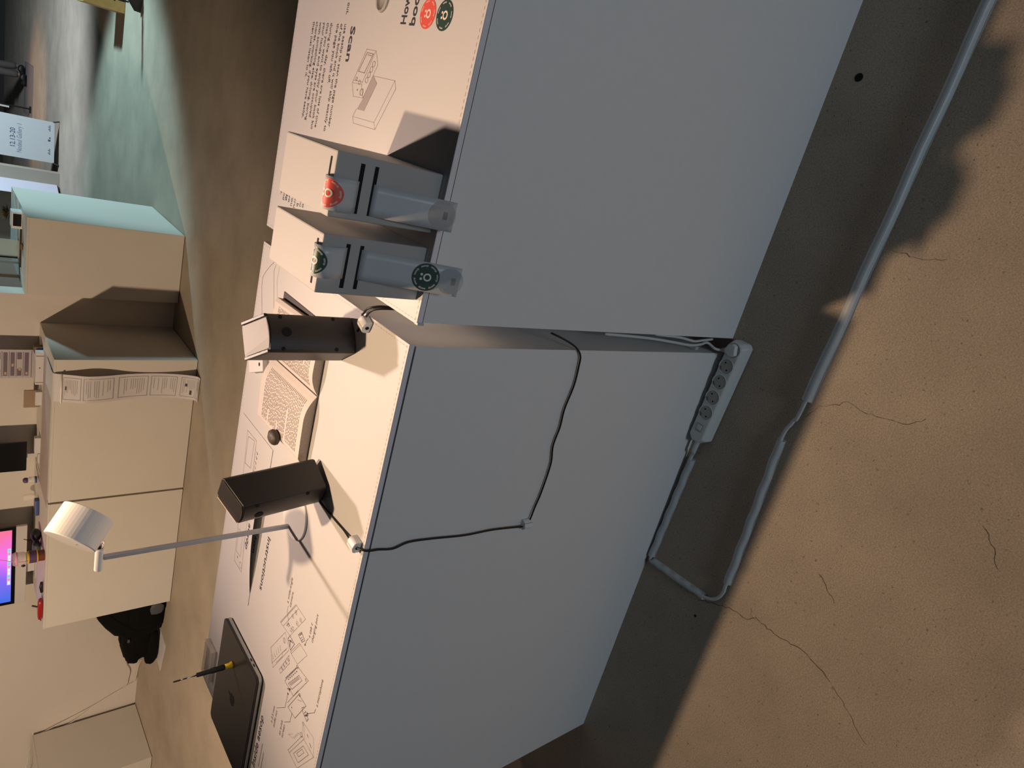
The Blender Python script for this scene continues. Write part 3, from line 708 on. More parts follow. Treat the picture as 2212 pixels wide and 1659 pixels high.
# ================================================================== LAPTOP AND SCREWDRIVER
def rrect(x0, x1, y0, y1, r, n=6):
    o = []
    for cx, cy, a in ((x1-r,y1-r,0),(x0+r,y1-r,PI/2),(x0+r,y0+r,PI),(x1-r,y0+r,1.5*PI)):
        for i in range(n+1): t_ = a+PI/2*i/n; o.append((cx+r*math.cos(t_), cy+r*math.sin(t_)))
    return o
lp = thing('laptop', 'closed dark grey laptop at the left end of the left table', 'laptop', (-1.045,.365,H))
x0, x1, y0, y1 = -1.2030, -.8900, .2650, .4840
MB().prism(rrect(x0+.004, x1-.004, y0+.004, y1-.004, .012), H+.0004, H+.003).build('rubber_base', 'rubber', lp)
bs = MB().prism(rrect(x0, x1, y0, y1, .013), H+.003, H+.0108).build('keyboard_base', 'alu', lp, bevel=.001)
lid = MB().prism(rrect(x0, x1, y0, y1, .013), H+.0114, H+.0160).build('lid', 'space_grey', lp, bevel=.0009)
for yy in (.309, .327): MB().box(x1-.002, x1+.0004, yy-.0045, yy+.0045, H+.0055, H+.0082).build('port', 'black_hole', bs)
lg = MB(); cx, cy = -1.0465, .3720; pts = []
for i in range(40):
    t_ = 2*PI*i/40; r_ = .0150*(1-.10*math.exp(-((t_-PI/2)/.32)**2)-.13*math.exp(-((t_-1.5*PI)/.25)**2)+.05*math.cos(2*t_-.2))
    px_, py_ = cx+r_*math.cos(t_)*.94, cy+r_*math.sin(t_)
    dd = math.hypot(px_-(cx+.0170), py_-(cy+.0025))
    if dd < .0068: k_ = .0068/dd; px_, py_ = cx+.0170+(px_-cx-.0170)*k_, cy+.0025+(py_-cy-.0025)*k_
    pts.append((px_, py_, H+.0164))
lg.add(pts + [(cx, cy, H+.0164)], [(i, (i+1) % 40, 40) for i in range(40)])
lf_ = []
for i in range(9): t_ = i/8; lf_.append((cx-.0005+.0075*t_, cy+.0148+.0085*t_-.004*math.sin(PI*t_), H+.0164))
for i in range(1, 8): t_ = 1-i/8; lf_.append((cx-.0005+.0075*t_, cy+.0148+.0085*t_+.0038*math.sin(PI*t_), H+.0164))
lg.add(lf_, [tuple(range(len(lf_)))])
lg.build('lid_emblem', 'black_hole', lid, tri=True)
zt = H+.0160; cx, cy = -.963, .398
sd = thing('screwdriver', 'small precision screwdriver standing on its yellow cap on the laptop', 'screwdriver', (cx, cy, zt))
MB().lathe([(.0070,0),(.0082,.0015),(.0080,.004),(.0060,.008),(.0056,.0185)], (cx,cy,zt), 20).build('cap', 'yellow', sd, smooth=True)
MB().lathe([(.0058,.0185),(.0066,.022),(.0066,.030),(.0060,.034),(.0068,.039),(.0066,.045),(.0054,.052),(.0050,.0795),(.0028,.0800)], (cx,cy,zt), 12).build('handle', 'rubber', sd)
MB().lathe([(.0015,.079),(.0015,.114)], (cx,cy,zt), 12).build('shaft', 'steel', sd, smooth=True)
MB().lathe([(.0017,.114),(.0017,.127),(.0006,.1295)], (cx,cy,zt), 8).build('bit', 'black_metal', sd)

# ================================================================== POWER STRIP, PLUG, CABLE COVERS
ang = math.atan2(-.010, .205); c0 = Vector((-.0925,-.0330,0))
T = Matrix.Translation(c0) @ Matrix.Rotation(ang, 4, 'Z')
def tp(x, y, z): return T @ Vector((x, y, z))
ps = thing('power_strip', 'white five-socket power strip on the floor at the foot of the tables', 'power strip', c0)
hl, hw, zt = .1345, .0225, .040
out_b = [(-hl+.012,-hw-.003),(hl-.008,-hw-.003),(hl,-hw+.006),(hl,hw-.010),(hl-.012,hw),(-hl+.012,hw),(-hl,.010),(-hl,-.010)]
out_t = [(-hl+.016,-hw+.004),(hl-.014,-hw+.004),(hl-.006,-hw+.012),(hl-.004,hw-.014),(hl-.016,hw-.004),(-hl+.016,hw-.004),(-hl+.004,.008),(-hl+.004,-.008)]
k = len(out_b); vs = [tp(x, y, .001) for x, y in out_b] + [tp(x, y, .024) for x, y in out_b] + [tp(x, y, zt) for x, y in out_t]
fs = [tuple(range(k))[::-1], tuple(range(2*k, 3*k))] + [(i, (i+1) % k, k+(i+1) % k, k+i) for i in range(k)] + [(k+i, k+(i+1) % k, 2*k+(i+1) % k, 2*k+i) for i in range(k)]
MB().add(vs, fs).build('strip_body', 'strip_white', ps, bevel=.003, seg=3)
for i in range(5):
    sx = .1115 - .0412*i
    so = MB().lathe([(.0192,0),(.0192,.0012),(.0178,.0018),(.0168,.0006),(.0165,.0002)], (sx,0,zt-.0004), 32, T).build('socket', 'strip_white', ps, smooth=False)
    MB().lathe([(.0166,.0),(.0166,.0003)], (sx,0,zt+.0003), 32, T).build('socket_well', 'socket_grey', so)
    if i > 0:
        h = MB()
        for a in (.55, .55+PI): h.disc(tp(sx+.0092*math.cos(a), .0092*math.sin(a), zt+.0009), .0021, n=10)
        h.build('pin_hole', 'black_hole', so)
        e = MB(); a = .55+PI/2
        e.box(-.0045, .0045, .0125, .0150, zt+.0004, zt+.0016, T @ Matrix.Translation((sx,0,0)) @ Matrix.Rotation(.62, 4, 'Z')); e.build('earth_contact', 'gapwood', so)
sw = MB().box(-.1035,-.0835,-.0090,.0090, zt-.001, zt+.0014, T).build('switch_frame', 'socket_grey', ps, bevel=.0006)
MB().box(-.1000,-.0870,-.0062,.0062, zt+.001, zt+.0032, T).build('switch_rocker', 'strip_white', sw, bevel=.0008)
MB().lathe([(.0075,0),(.0062,.010),(.0060,.030),(.0050,.034)], (0,0,0), 14, T @ Matrix.Translation((-hl+.002,0,.018)) @ Matrix.Rotation(-PI/2, 4, 'Y')).build('cord_sleeve', 'cable_white', ps)
cord = [tp(-hl-.030,0,.017), (-.262,-.024,.012), (-.283,-.019,.008), (-.40,-.0150,.006), (-.575,-.0125,.006), (-.590,-.035,.006), (-.592,-.10,.006), (-.583,-.180,.006), (-.568,-.214,.005), (-.540,-.2265,.005), (-.505,-.2250,.006), (-.32,-.2170,.006), (-.13,-.2085,.006), (-.08,-.2170,.005), (-.02,-.2250,.006), (.4,-.2280,.006), (1.2,-.2430,.006)]
MB().tube(spline(cord, 8), .0042, 10).build('power_cord', 'cable_white', ps, smooth=True)
pl = thing('power_plug', 'white angled plug in the socket nearest the gap between tables', 'plug', tp(.1115,0,zt))
b = MB(); Tp = T @ Matrix.Translation((.1115,0,zt)) @ Matrix.Rotation(.35, 4, 'Z')
b.prism([(-.0145,-.004),(-.012,-.011),(.010,-.0125),(.0155,-.006),(.0130,.006),(.004,.0145),(-.005,.0145),(-.0125,.005)], .0008, .0150, Tp)
b.build('plug_body', 'white_plastic', pl, bevel=.002)
b = MB()
for j in range(4): b.box(-.0060+.0006*j, .0052-.0006*j, .0146+.0026*j, .0162+.0026*j, .0035, .0125, Tp)
b.build('plug_grip', 'strip_white', pl)
c_ = [Tp @ Vector((0,.0135,.008)), Tp @ Vector((-.001,.028,.010)), Tp @ Vector((.002,.036,.022)), (.018,.012,.075), (.014,.010,.105), (.012,.008,.150), (.016,.012,.210), (.020,.022,.300), (.020,.035,.42)]
MB().tube(spline(c_, 8), .0032, 10).build('plug_cord', 'cable_white', pl, smooth=True)
c_ = [(.027,.012,.060),(.029,.004,.082),(.026,.004,.112),(.022,.008,.140),(.027,.014,.19),(.026,.03,.26)]
tag(MB().tube(spline(c_, 8), .0030, 10).build('white_cable', 'cable_white', loc=(.027,.012,.060), smooth=True), 'white cable hanging low in the gap between the two tables', 'cable')
t = thing('cable_tie_block', 'small clear cable holder low on the gap side of the left table', 'clip', (.006,.012,.118))
MB().box(.0005, .009, .006, .022, .112, .124).build('holder_body', 'film', t, bevel=.001); MB().box(.009, .0125, .010, .018, .115, .121).build('holder_hook', 'clear_tray', t)
def cover(p, q, wd, h, label, tilt=0):
    p, q = Vector((*p,0)), Vector((*q,0)); d = (q-p); L = d.length; a = math.atan2(d.y, d.x)
    Tc = Matrix.Translation(p) @ Matrix.Rotation(a, 4, 'Z')
    t = thing('cable_cover', label, 'cable cover', (p+q)/2, 'white cable covers on the floor')
    o = [(wd/2*math.cos(PI*i/10)*(1 if 0 < i < 10 else 1), h*math.sin(PI*i/10)**.7 if 0 < i < 10 else 0) for i in range(11)]
    n = 24; vs = []; fs = []
    for i in range(n+1):
        x = L*i/n; wv = .0012*math.sin(i*1.3)
        for y, z in o: vs.append((x, y+wv, z+.0002))
    k = len(o)
    for i in range(n):
        for j in range(k-1): fs.append((i*k+j, (i+1)*k+j, (i+1)*k+j+1, i*k+j+1))
    fs.append(tuple(range(k))); fs.append(tuple(n*k+j for j in range(k))[::-1])
    MB().add(vs, fs, Tc).build('cover_shell', 'duct', t, smooth=False)
    MB().box(-.003, L+.003, -wd/2-.0012, wd/2+.0012, 0, .0012, Tc).build('cover_base', 'cable_white', t)
cover((-.283,-.0205), (-.580,-.0125), .0165, .0135, 'white cable cover strip lying along the foot of the left table')
cover((-.591,-.022), (-.583,-.186), .0165, .0120, 'short white cable cover running forward from the left table foot')
cover((-.512,-.2260), (-.131,-.2085), .0175, .0145, 'white cable cover on the floor edge of shadow before the left table')
cover((-.024,-.2255), (1.15,-.2430), .0210, .0165, 'long white cable cover on the floor before the right table')

# ================================================================== BACKGROUND: PLINTHS AGAINST THE WALL
def plinth(name, label, x0, x1, y0, y1, z1):
    t = thing(name, label, 'plinth', ((x0+x1)/2, (y0+y1)/2, 0), 'plinths along the back wall')
    MB().box(x0, x1, y0, y1, .004, z1-.012).build('plinth_body', 'plinth', t, bevel=.002)
    MB().box(x0-.001, x1+.001, y0-.001, y1+.001, z1-.012, z1).build('plinth_top', 'plinth', t, bevel=.001)
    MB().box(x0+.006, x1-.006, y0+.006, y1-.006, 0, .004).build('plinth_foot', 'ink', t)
    return t
ZB = .836
plinth('display_plinth', 'white box plinth with a long printed paper strip hanging over its front', -2.588, -1.560, 3.750, 4.415, ZB)
plinth('display_plinth', 'white box plinth carrying the computer with the glowing pink screen', -3.635, -2.602, 3.750, 4.415, ZB)
plinth('display_plinth', 'tall white plinth with a plant on top at the end of the back wall', -1.340, -.828, 4.335, 5.290, .930)
plinth('display_plinth', 'pale plinth in shadow at the far left with cables running up to it', -6.300, -5.320, 3.750, 4.385, .800)

# sheet on top and hanging strip
tag(MB().box(-2.66, -1.66, 3.80, 4.16, ZB, ZB+.0015).build('printed_mat', 'mat_paper', loc=(-2.1,3.98,ZB)), 'mauve printed mat spread on the back plinth beside the hanging strip', 'mat')
pr = [(4.02,ZB+.003),(3.90,ZB+.003),(3.78,ZB+.004),(3.742,ZB-.003),(3.728,ZB-.040),(3.712,.74),(3.690,.66),(3.700,.56),(3.728,.44),(3.740,.33),(3.738,.22),(3.722,.12),(3.700,.05),(3.680,.012),(3.650,.004)]
prs = spline([(0, y, z) for y, z in pr], 5)
def rec(u, v):
    f = v*(len(prs)-1); i = min(int(f), len(prs)-2); p = prs[i].lerp(prs[i+1], f-i)
    return (-1.645 - .185*u - .012*v, p.y - .012*math.sin(v*6)*u, p.z + .002)
rp = thing('paper_strip', 'long printed paper strip hanging over the back plinth front to the floor', 'paper', (-1.74,3.70,0))
sh = MB().grid(rec, 6, 70).build('strip_paper', 'receipt', rp, smooth=True)
m = MB()
def rquad(u0, u1, v0, v1):
    n_ = 4
    for k_ in range(n_):
        a, b = v0+(v1-v0)*k_/n_, v0+(v1-v0)*(k_+1)/n_
        ps_ = [Vector(rec(u0,a)), Vector(rec(u1,a)), Vector(rec(u1,b)), Vector(rec(u0,b))]
        nn = (ps_[1]-ps_[0]).cross(ps_[3]-ps_[0]).normalized()
        if nn.y > 0 or (abs(nn.y) < .2 and nn.z < 0): nn = -nn
        m.add([p+nn*.0012 for p in ps_], [(0,1,2,3)])
for v0, v1 in ((.30,.40),(.41,.53),(.545,.66),(.67,.78),(.80,.91),(.925,.985)):
    rquad(.10,.115,v0,v1); rquad(.885,.90,v0,v1); rquad(.10,.90,v0,v0+.003); rquad(.10,.90,v1-.003,v1)
    v = v0+.012
    while v < v1-.012:
        if random.random() < .85: rquad(.18, random.uniform(.5,.82), v, v+.0022)
        v += .0085
m.build('strip_printing', 'receipt_ink', sh)
m = MB(); rquad(.35,.47,.825,.840); rquad(.62,.80,.860,.880); rquad(.42,.55,.315,.325); m.build('strip_blots', 'ink', sh)
p0, p1 = Vector(rec(0,.285)), Vector(rec(1,.292))
MB().tube([p0+Vector((.004,-.004,0)), p1+Vector((-.008,-.004,.004))], .0045, 8).build('clear_tape_glint', 'tape', rp, smooth=True)

# computer
im = thing('desktop_computer', 'all-in-one computer with a glowing pink and blue screen on the back plinth', 'computer', (-3.386,4.23,ZB))
MB().box(-3.728,-3.046,4.205,4.225,.958,1.36).build('display_housing', 'black_screen', im, bevel=.002)
MB().box(-3.728,-3.046,4.204,4.226,.893,.958).build('chin', 'silver_chin', im, bevel=.002)
scn = MB().box(-3.700,-3.070,4.2035,4.2049,.982,1.335).build('screen', 'lit_screen', im)
m = MB(); mb2 = MB(); m.box(-3.545,-3.225,4.2015,4.2030,.986,1.006); m.build('dock_bar', None, scn).data.materials.append(mat('dock', (.2,.2,.25), .5, emit=((.62,.70,.95), .8)))
mat('dk1', (.1,.3,.3), .5, emit=((.25,.75,.70), .7)); mat('dk2', (.3,.1,.2), .5, emit=((.85,.35,.65), .7)); mat('dk3', (.3,.3,.3), .5, emit=((.85,.88,.95), .8))
for i in range(11): MB().box(-3.535+.0285*i, -3.515+.0285*i, 4.2005,4.2016,.989,1.003).build('dock_icon', ('dk3','dk2','dk1','dk3')[i % 4], scn)
MB().prism([(-3.50,4.17),(-3.27,4.17),(-3.27,4.30),(-3.50,4.30)], ZB, ZB+.006).build('stand_foot', 'silver_chin', im, bevel=.001)
MB().box(-3.47,-3.30,4.225,4.232,ZB+.004,1.05).build('stand_neck', 'silver_chin', im)
# black upright tablet on a stand
tb = thing('black_tablet', 'black upright tablet screen on a small stand on the back plinth', 'tablet', (-2.49,4.26,ZB))
MB().box(-2.612,-2.382,4.245,4.257,.905,1.19).build('screen_panel', 'black_screen', tb, bevel=.004)
MB().prism([(-2.535,4.20),(-2.46,4.20),(-2.475,4.32),(-2.52,4.32)], ZB, ZB+.010).build('stand_foot', 'silver_chin', tb, bevel=.001)
MB().box(-2.515,-2.485,4.257,4.267,ZB,.98).build('stand_neck', 'silver_chin', tb)
# poster board with printed blocks
po = thing('poster_board', 'small standing poster with purple printed blocks on the back plinth', 'poster', (-1.82,4.30,ZB))
pb_ = MB().box(-1.918,-1.712,4.295,4.303,ZB,1.18).build('board', 'poster_ground', po, bevel=.001)
m = MB(); f = MB(); g = MB()
for j in range(7):
    z0 = .905+.038*j
    if j % 3 != 1: m.box(-1.900,-1.732,4.2935,4.2950,z0,z0+.022)
    else: m.box(-1.900,-1.850,4.2935,4.2950,z0,z0+.024); m.box(-1.78,-1.732,4.2935,4.2950,z0,z0+.024)
    f.box(-1.905,-1.727,4.2932,4.2950,z0+.028,z0+.0305)
    g.box(-1.892+.03*(j % 3),-1.872+.03*(j % 3),4.2928,4.2936,z0+.004,z0+.016)
f.box(-1.912,-1.718,4.2932,4.2950,.888,.8905)
m.build('printed_block', 'poster_dark', pb_); f.build('printed_rule', 'poster_dark', pb_); g.build('printed_picture', 'poster_warm', pb_)
b = thing('small_carton', 'long white carton with a stripe lying under the standing poster', 'box', (-1.79,4.19,ZB))
MB().box(-1.912,-1.680,4.165,4.215,ZB,.880).build('carton_body', 'receipt', b, bevel=.0015)
MB().box(-1.707,-1.702,4.1642,4.166,ZB+.001,.8795).build('stripe', 'poster_dark', b); MB().box(-1.897,-1.893,4.1642,4.166,ZB+.001,.8795).build('stripe', 'poster_dark', b)
MB().disc((-1.79,4.1645,.858), .005, X, Zv, 10).build('red_dot', 'poster_dark', b)
tag(MB().box(-1.708,-1.668,4.225,4.285,ZB,.884).build('dark_box', 'gapwood', loc=(-1.69,4.25,ZB), bevel=.001), 'dark brown little box behind the long white carton', 'box')
tag(MB().box(-2.140,-2.010,4.292,4.302,ZB,.926).build('kraft_card', 'kraft', loc=(-2.07,4.297,ZB), bevel=.001), 'square brown kraft card standing on the back plinth', 'card')
tag(MB().box(-2.080,-1.980,4.195,4.225,ZB,.872).build('white_carton', 'receipt', loc=(-2.03,4.21,ZB), bevel=.002), 'small white carton in front of the kraft card', 'box')
tag(MB().box(-2.442,-2.322,4.175,4.215,ZB,.870).build('white_carton', 'receipt', loc=(-2.38,4.195,ZB), bevel=.002), 'white carton lying right of the black tablet on the back plinth', 'box')
bt = thing('small_bottle', 'tiny clear bottle with a dark round cap on the back plinth', 'bottle', (-2.665,4.20,ZB))
MB().lathe([(.022,0),(.024,.006),(.024,.055),(.015,.064)], (-2.665,4.20,ZB), 18).build('bottle_glass', 'clear_tray', bt, smooth=True)
MB().lathe([(.0244,.012),(.0244,.024)], (-2.665,4.20,ZB), 18).build('label_band', 'blue_item', bt)
MB().lathe([(.015,.064),(.019,.068),(.019,.082),(.012,.092),(.003,.093)], (-2.665,4.20,ZB), 18).build('cap', 'candy_purple', bt, smooth=True)
tag(MB().blob((-2.880,4.315,ZB+.040), (.030,.020,.040), 2.6).build('clear_capsule', 'clear_tray', loc=(-2.88,4.315,ZB), smooth=True), 'clear oval capsule standing beside the blue item on the back plinth', 'capsule')
tag(MB().prism([(-2.915,4.11),(-2.80,4.13),(-2.805,4.185),(-2.91,4.17)], ZB, ZB+.026).build('blue_pouch', 'blue_item', loc=(-2.86,4.15,ZB), bevel=.006), 'dark blue little pouch on the back plinth right of the computer', 'pouch')
g = thing('black_round_speaker', 'black ball-shaped gadget with a thin wire before the computer', 'gadget', (-2.998,4.0,ZB))
MB().blob((-2.998,4.0,ZB+.031), (.045,.045,.031), 2.1).build('gadget_ball', 'black_metal', g, smooth=True); MB().tube([(-3.03,4.0,.87),(-3.035,4.0,.905),(-3.02,4.0,.935)], .003, 6).build('wire', 'black_metal', g)
tag(MB().blob((-3.105,4.0,ZB+.025), (.055,.040,.025), 2.4, jig=.04).build('dark_cloth', 'bag_grey', loc=(-3.10,4.0,ZB), smooth=True), 'dark crumpled lump left of the black ball gadget', 'cloth')
cb = thing('candy_dispenser', 'gumball-style candy jar with brown foot and clear globe before the computer', 'jar', (-3.045,3.815,ZB))
c3 = (-3.045,3.815,ZB)
MB().lathe([(.036,0),(.038,.004),(.037,.036),(.034,.038)], c3, 22).build('foot', 'candy_brown', cb, smooth=False)
lb = MB().lathe([(.041,.038),(.042,.040),(.041,.098),(.040,.100)], c3, 22).build('label_sleeve', 'candy_yellow', cb)
MB().lathe([(.0425,.046),(.0420,.088)], c3, 22).build('label_print', 'candy_purple', lb)
MB().lathe([(.038,.100),(.044,.115),(.046,.140),(.046,.165),(.040,.178)], c3, 24).build('globe', 'clear_tray', cb, smooth=True)
MB().lathe([(.044,.150),(.047,.153),(.047,.158),(.044,.160)], c3, 24).build('globe_rim', 'pink_rim', cb)
MB().tube([(-3.045,3.77,.935),(-3.040,3.768,.98),(-3.030,3.78,1.03),(-3.015,3.80,1.09),(-3.005,3.81,1.16)], .0025, 6).build('stick', 'pink_rim', cb)
MB().blob((-3.090,3.790,.955), (.010,.008,.012), 2).build('knob', 'black_metal', cb, smooth=True)
kn = thing('pocket_knife', 'red pocket knife lying at the front edge of the back plinth', 'knife', (-3.485,3.79,ZB))
MB().blob((-3.485,3.790,ZB+.016), (.090,.028,.016), 3.0, T=None).build('handle', 'knife_red', kn, smooth=True); MB().box(-3.59,-3.565,3.786,3.796,ZB+.006,ZB+.012).build('blade', 'steel', kn)
MB().tube([(-3.470,3.80,ZB+.030),(-3.468,3.82,ZB+.060)], .006, 8).build('corkscrew', 'black_metal', kn)
kb = thing('craft_knife', 'craft knife with black handle lying right of the red pocket knife', 'knife', (-3.33,3.80,ZB))
MB().tube([(-3.262,3.80,ZB+.012),(-3.30,3.80,ZB+.014),(-3.345,3.795,ZB+.010)], [.008,.011,.008], 10).build('handle', 'black_metal', kb, smooth=True); MB().prism([(-3.345,3.790),(-3.345,3.800),(-3.405,3.785)], ZB+.006, ZB+.010).build('blade', 'steel', kb)

# ---- on the tall plinth
zq = .930
g = thing('dried_plant', 'small bushy dried plant in a pot on the tall plinth', 'plant', (-.925,4.86,zq))
MB().lathe([(.022,0),(.030,.035),(.028,.036)], (-.925,4.86,zq), 16).build('pot', 'gapwood', g)
fo = MB(); rr = random.Random(3)
for i in range(150):
    a = rr.uniform(0,2*PI); e_ = rr.uniform(-.1,1.2); L = rr.uniform(.045,.075); d = Vector((math.cos(a)*math.cos(e_)*1.15, math.sin(a)*math.cos(e_), math.sin(e_)*.8))
    p = Vector((-.925,4.86,zq+.045)); q_ = p + d*L; n_ = d.cross(Vector((0,0,1))).normalized()*.006
    fo.add([p+d*L*.3, p+d*L*.7+n_, q_, p+d*L*.7-n_], [(0,1,2,3)])
lv = fo.build('foliage', 'dry_plant', g); lv['kind'] = 'stuff'
g = thing('small_speaker_box', 'small pale box with a black front on the tall plinth', 'box', (-.905,4.60,zq))
MB().box(-.965,-.858,4.57,4.68,zq,.987).build('box_body', 'white_plastic', g, bevel=.002); MB().box(-.948,-.868,4.5685,4.572,zq+.006,.980).build('black_front', 'black_screen', g)
tag(MB().box(-1.230,-.968,4.585,4.610,zq,zq+.009).build('black_ruler', 'black_metal', loc=(-1.1,4.6,zq)), 'long thin black bar lying beside the pale box on the tall plinth', 'bar')
tag(MB().blob((-1.065,4.50,zq+.008), (.026,.014,.008), 2).build('brown_pebble', 'gapwood', loc=(-1.065,4.50,zq), smooth=True), 'small brown pebble lying on the tall plinth', 'pebble')
g = thing('glass_display', 'greenish glass display with black edge standing on the tall plinth', 'display', (-1.14,4.75,zq))
MB().box(-1.205,-1.085,4.745,4.750,zq+.004,1.16).build('pane', 'glass_panel', g); MB().box(-1.213,-1.205,4.742,4.754,zq,1.16).build('black_edge', 'black_metal', g); MB().box(-1.213,-1.085,4.735,4.760,zq,zq+.006).build('base_rail', 'steel', g)
g = tag(MB().box(-1.238,-1.222,4.70,4.712,zq,1.15).build('white_ruler', 'white_plastic', loc=(-1.23,4.70,zq)), 'narrow white ruler standing left of the glass display', 'ruler')
tag(MB().box(-1.315,-1.292,4.62,4.635,zq,1.15).build('wooden_stick', 'kraft', loc=(-1.30,4.62,zq)), 'narrow wooden stick standing at the left end of the tall plinth', 'stick')

# ---- floor beside the plinths: bag, paper, cables
g = thing('backpack', 'black backpack slumped on the floor against the left side of the plinth', 'backpack', (-3.90,4.0,0))
b = MB(); n1, n2 = 22, 16
prof = [(.0,.36,.150),(.06,.40,.170),(.16,.41,.165),(.26,.40,.150),(.33,.36,.125),(.40,.29,.095),(.45,.21,.070),(.475,.12,.04)]
vs = []; fs = []
for z, wx, wy in prof:
    for i in range(n1):
        t_ = 2*PI*i/n1; wob = 1+.05*math.sin(4*t_+z*21)+.03*math.sin(9*t_-z*33)
        vs.append((-3.645-wx*.5+wx*.55*math.copysign(abs(math.cos(t_))**.6, math.cos(t_))*wob if math.cos(t_) < 0 else -3.645-wx*.5+wx*.5*abs(math.cos(t_))**.6, 4.0+wy*math.copysign(abs(math.sin(t_))**.7, math.sin(t_))*wob, z+.002))
for j in range(len(prof)-1):
    for i in range(n1): i2 = (i+1) % n1; fs.append((j*n1+i, j*n1+i2, (j+1)*n1+i2, (j+1)*n1+i))
fs.append(tuple(range(n1))[::-1]); fs.append(tuple((len(prof)-1)*n1+i for i in range(n1)))
b.add(vs, fs).build('main_compartment', 'bag_black', g, smooth=True)
MB().blob((-4.13,4.02,.155), (.215,.15,.115), 2.9, jig=.05).build('side_pocket', 'bag_black', g, smooth=True)
MB().blob((-4.25,3.99,.185), (.105,.12,.060), 2.6, jig=.06).build('folded_flap', 'bag_black', g, smooth=True)
MB().blob((-4.22,3.93,.055), (.180,.06,.052), 2.8, jig=.05).build('bottom_roll', 'bag_black', g, smooth=True)
MB().blob((-3.80,3.86,.15), (.13,.05,.12), 2.8, jig=.03).build('front_pocket', 'bag_black', g, smooth=True)
MB().blob((-3.74,3.815,.075), (.055,.010,.050), 2.4, jig=.1).build('grey_patch', 'bag_grey', g, smooth=True)
MB().tube(spline([(-3.70,3.925,.445),(-3.76,3.905,.41),(-3.83,3.875,.34),(-3.90,3.855,.26),(-3.95,3.85,.20)], 6), .018, 8, flat=.5).build('shoulder_strap', 'bag_black', g, smooth=True)
MB().box(-4.075,-4.045,3.872,3.880,.235,.250).build('buckle', 'bag_grey', g)
tag(MB().prism([(-4.40,3.80),(-4.08,3.74),(-4.05,3.90),(-4.37,3.93)], .0002, .0025).build('paper_sheet', 'receipt', loc=(-4.2,3.85,0)), 'white paper sheet sticking out under the black backpack', 'paper')
c_ = [(-4.76,4.36,.02),(-4.79,4.40,.11),(-4.90,4.405,.075),(-4.99,4.405,.080),(-5.09,4.405,.105),(-5.17,4.405,.263),(-5.255,4.405,.473),(-5.31,4.403,.640),(-5.37,4.40,.795)]
tag(MB().tube(spline(c_, 6), .0045, 6).build('wall_cable', 'plinth', loc=(-5,4.40,0), smooth=True), 'upper thin pale cable climbing the wall to the shadowed plinth', 'cable')
c_ = [(-4.74,4.33,.006),(-4.88,4.40,.006),(-5.03,4.405,.020),(-5.07,4.405,.060),(-5.13,4.405,.19),(-5.20,4.405,.33),(-5.29,4.405,.45),(-5.345,4.402,.56),(-5.37,4.40,.72)]
tag(MB().tube(spline(c_, 6), .0045, 6).build('wall_cable', 'plinth', loc=(-5,4.40,.01), smooth=True), 'lower thin pale cable climbing the wall to the shadowed plinth', 'cable')
c_ = [(-5.34,4.30,.81),(-5.36,4.22,.835),(-5.40,4.18,.85),(-5.50,4.16,.88),(-5.65,4.2,.93)]
tag(MB().tube(spline(c_, 6), .004, 6).build('white_cable', 'cable_white', loc=(-5.4,4.2,.81), smooth=True), 'white cable arching over the top of the shadowed left plinth', 'cable')

# ================================================================== FAR RIGHT: BANNERS, PERSON, CRATE, STAND
def banner(name, label, x0, x1, y, z0, z1, mt, rot, writing):
    cx_ = (x0+x1)/2; t = thing(name, label, 'banner', (cx_, y+.15, 0), 'banner stands far back')
    Tb = Matrix.Translation((cx_, y, 0)) @ Matrix.Rotation(rot, 4, 'Z') @ Matrix.Translation((-cx_, -y, 0))
    sh_ = MB().box(x0, x1, y-.001, y+.001, z0, z1, Tb).build('banner_sheet', mt, t)
    f = MB()
    for a, b_ in ((x0, x1), (x1, x0)): f.tube([(a, y+.006, z0+.005), ((a+b_)/2, y+.05, (z0+z1)/2), (b_, y+.006, z1-.005)], .006, 6, Tb)
    f.build('cross_frame', 'black_metal', t)
    for xx, s_ in ((x0, -1), (x1, 1)): MB().tube([(xx, y+.004, z0+.012), (xx+s_*.02, y-.03, .006)], .008, 6, Tb).build('foot', 'black_metal', t)
    MB().tube([(cx_, y+.05, .75), (cx_, y+.42, .006)], .008, 6, Tb).build('rear_leg', 'black_metal', t)
    if writing:
        m_ = MB(); yy = y-.0022
        text(m_, '12.13-20', (-1.224,yy,.478), X, Zv, height=.056, width=.228, bold=.008); m_.v = [Tb @ p for p in m_.v]; m_.build('date_lettering', 'banner_ink', sh_, tri=True)
        m_ = MB(); text(m_, 'Nodeul Gallery 1', (-1.285,yy,.408), X, Zv, height=.054, width=.352); m_.v = [Tb @ p for p in m_.v]; m_.build('place_lettering', 'banner_ink_pale', sh_, tri=True)
        m_ = MB()
        for xa, n_ in ((-1.255,5),(-.955,5)):
            for i in range(n_): m_.box(xa+.016*i, xa+.010+.016*i, yy, yy+.001, .100, .100+.012*(1+i % 2), Tb)
        m_.box(-1.085,-1.060,yy,yy+.001,.098,.125,Tb); m_.box(-1.05,-1.03,yy,yy+.001,.098,.113,Tb); m_.build('sponsor_marks', 'banner_ink', sh_)
banner('banner_stand', 'pale banner on a cross stand reading 12.13-20 Nodeul Gallery 1', -1.355, -.832, 10.27, .055, 1.55, 'banner', .14, True)
banner('banner_stand', 'bluish white banner edge seen behind the lettered banner', -1.90, -1.365, 10.06, .03, 1.6, 'banner_back', 1.18, False)
tag(MB().box(-1.17,-.33,13.15,14.28,0,.012).build('floor_mat', 'mat_grey', loc=(-.75,13.7,0)), 'grey mat on the far floor under the walking person', 'mat')
g = thing('sign_pole', 'thin dark pole with a white sheet standing on the far mat', 'stand', (-1.03,13.25,.012))
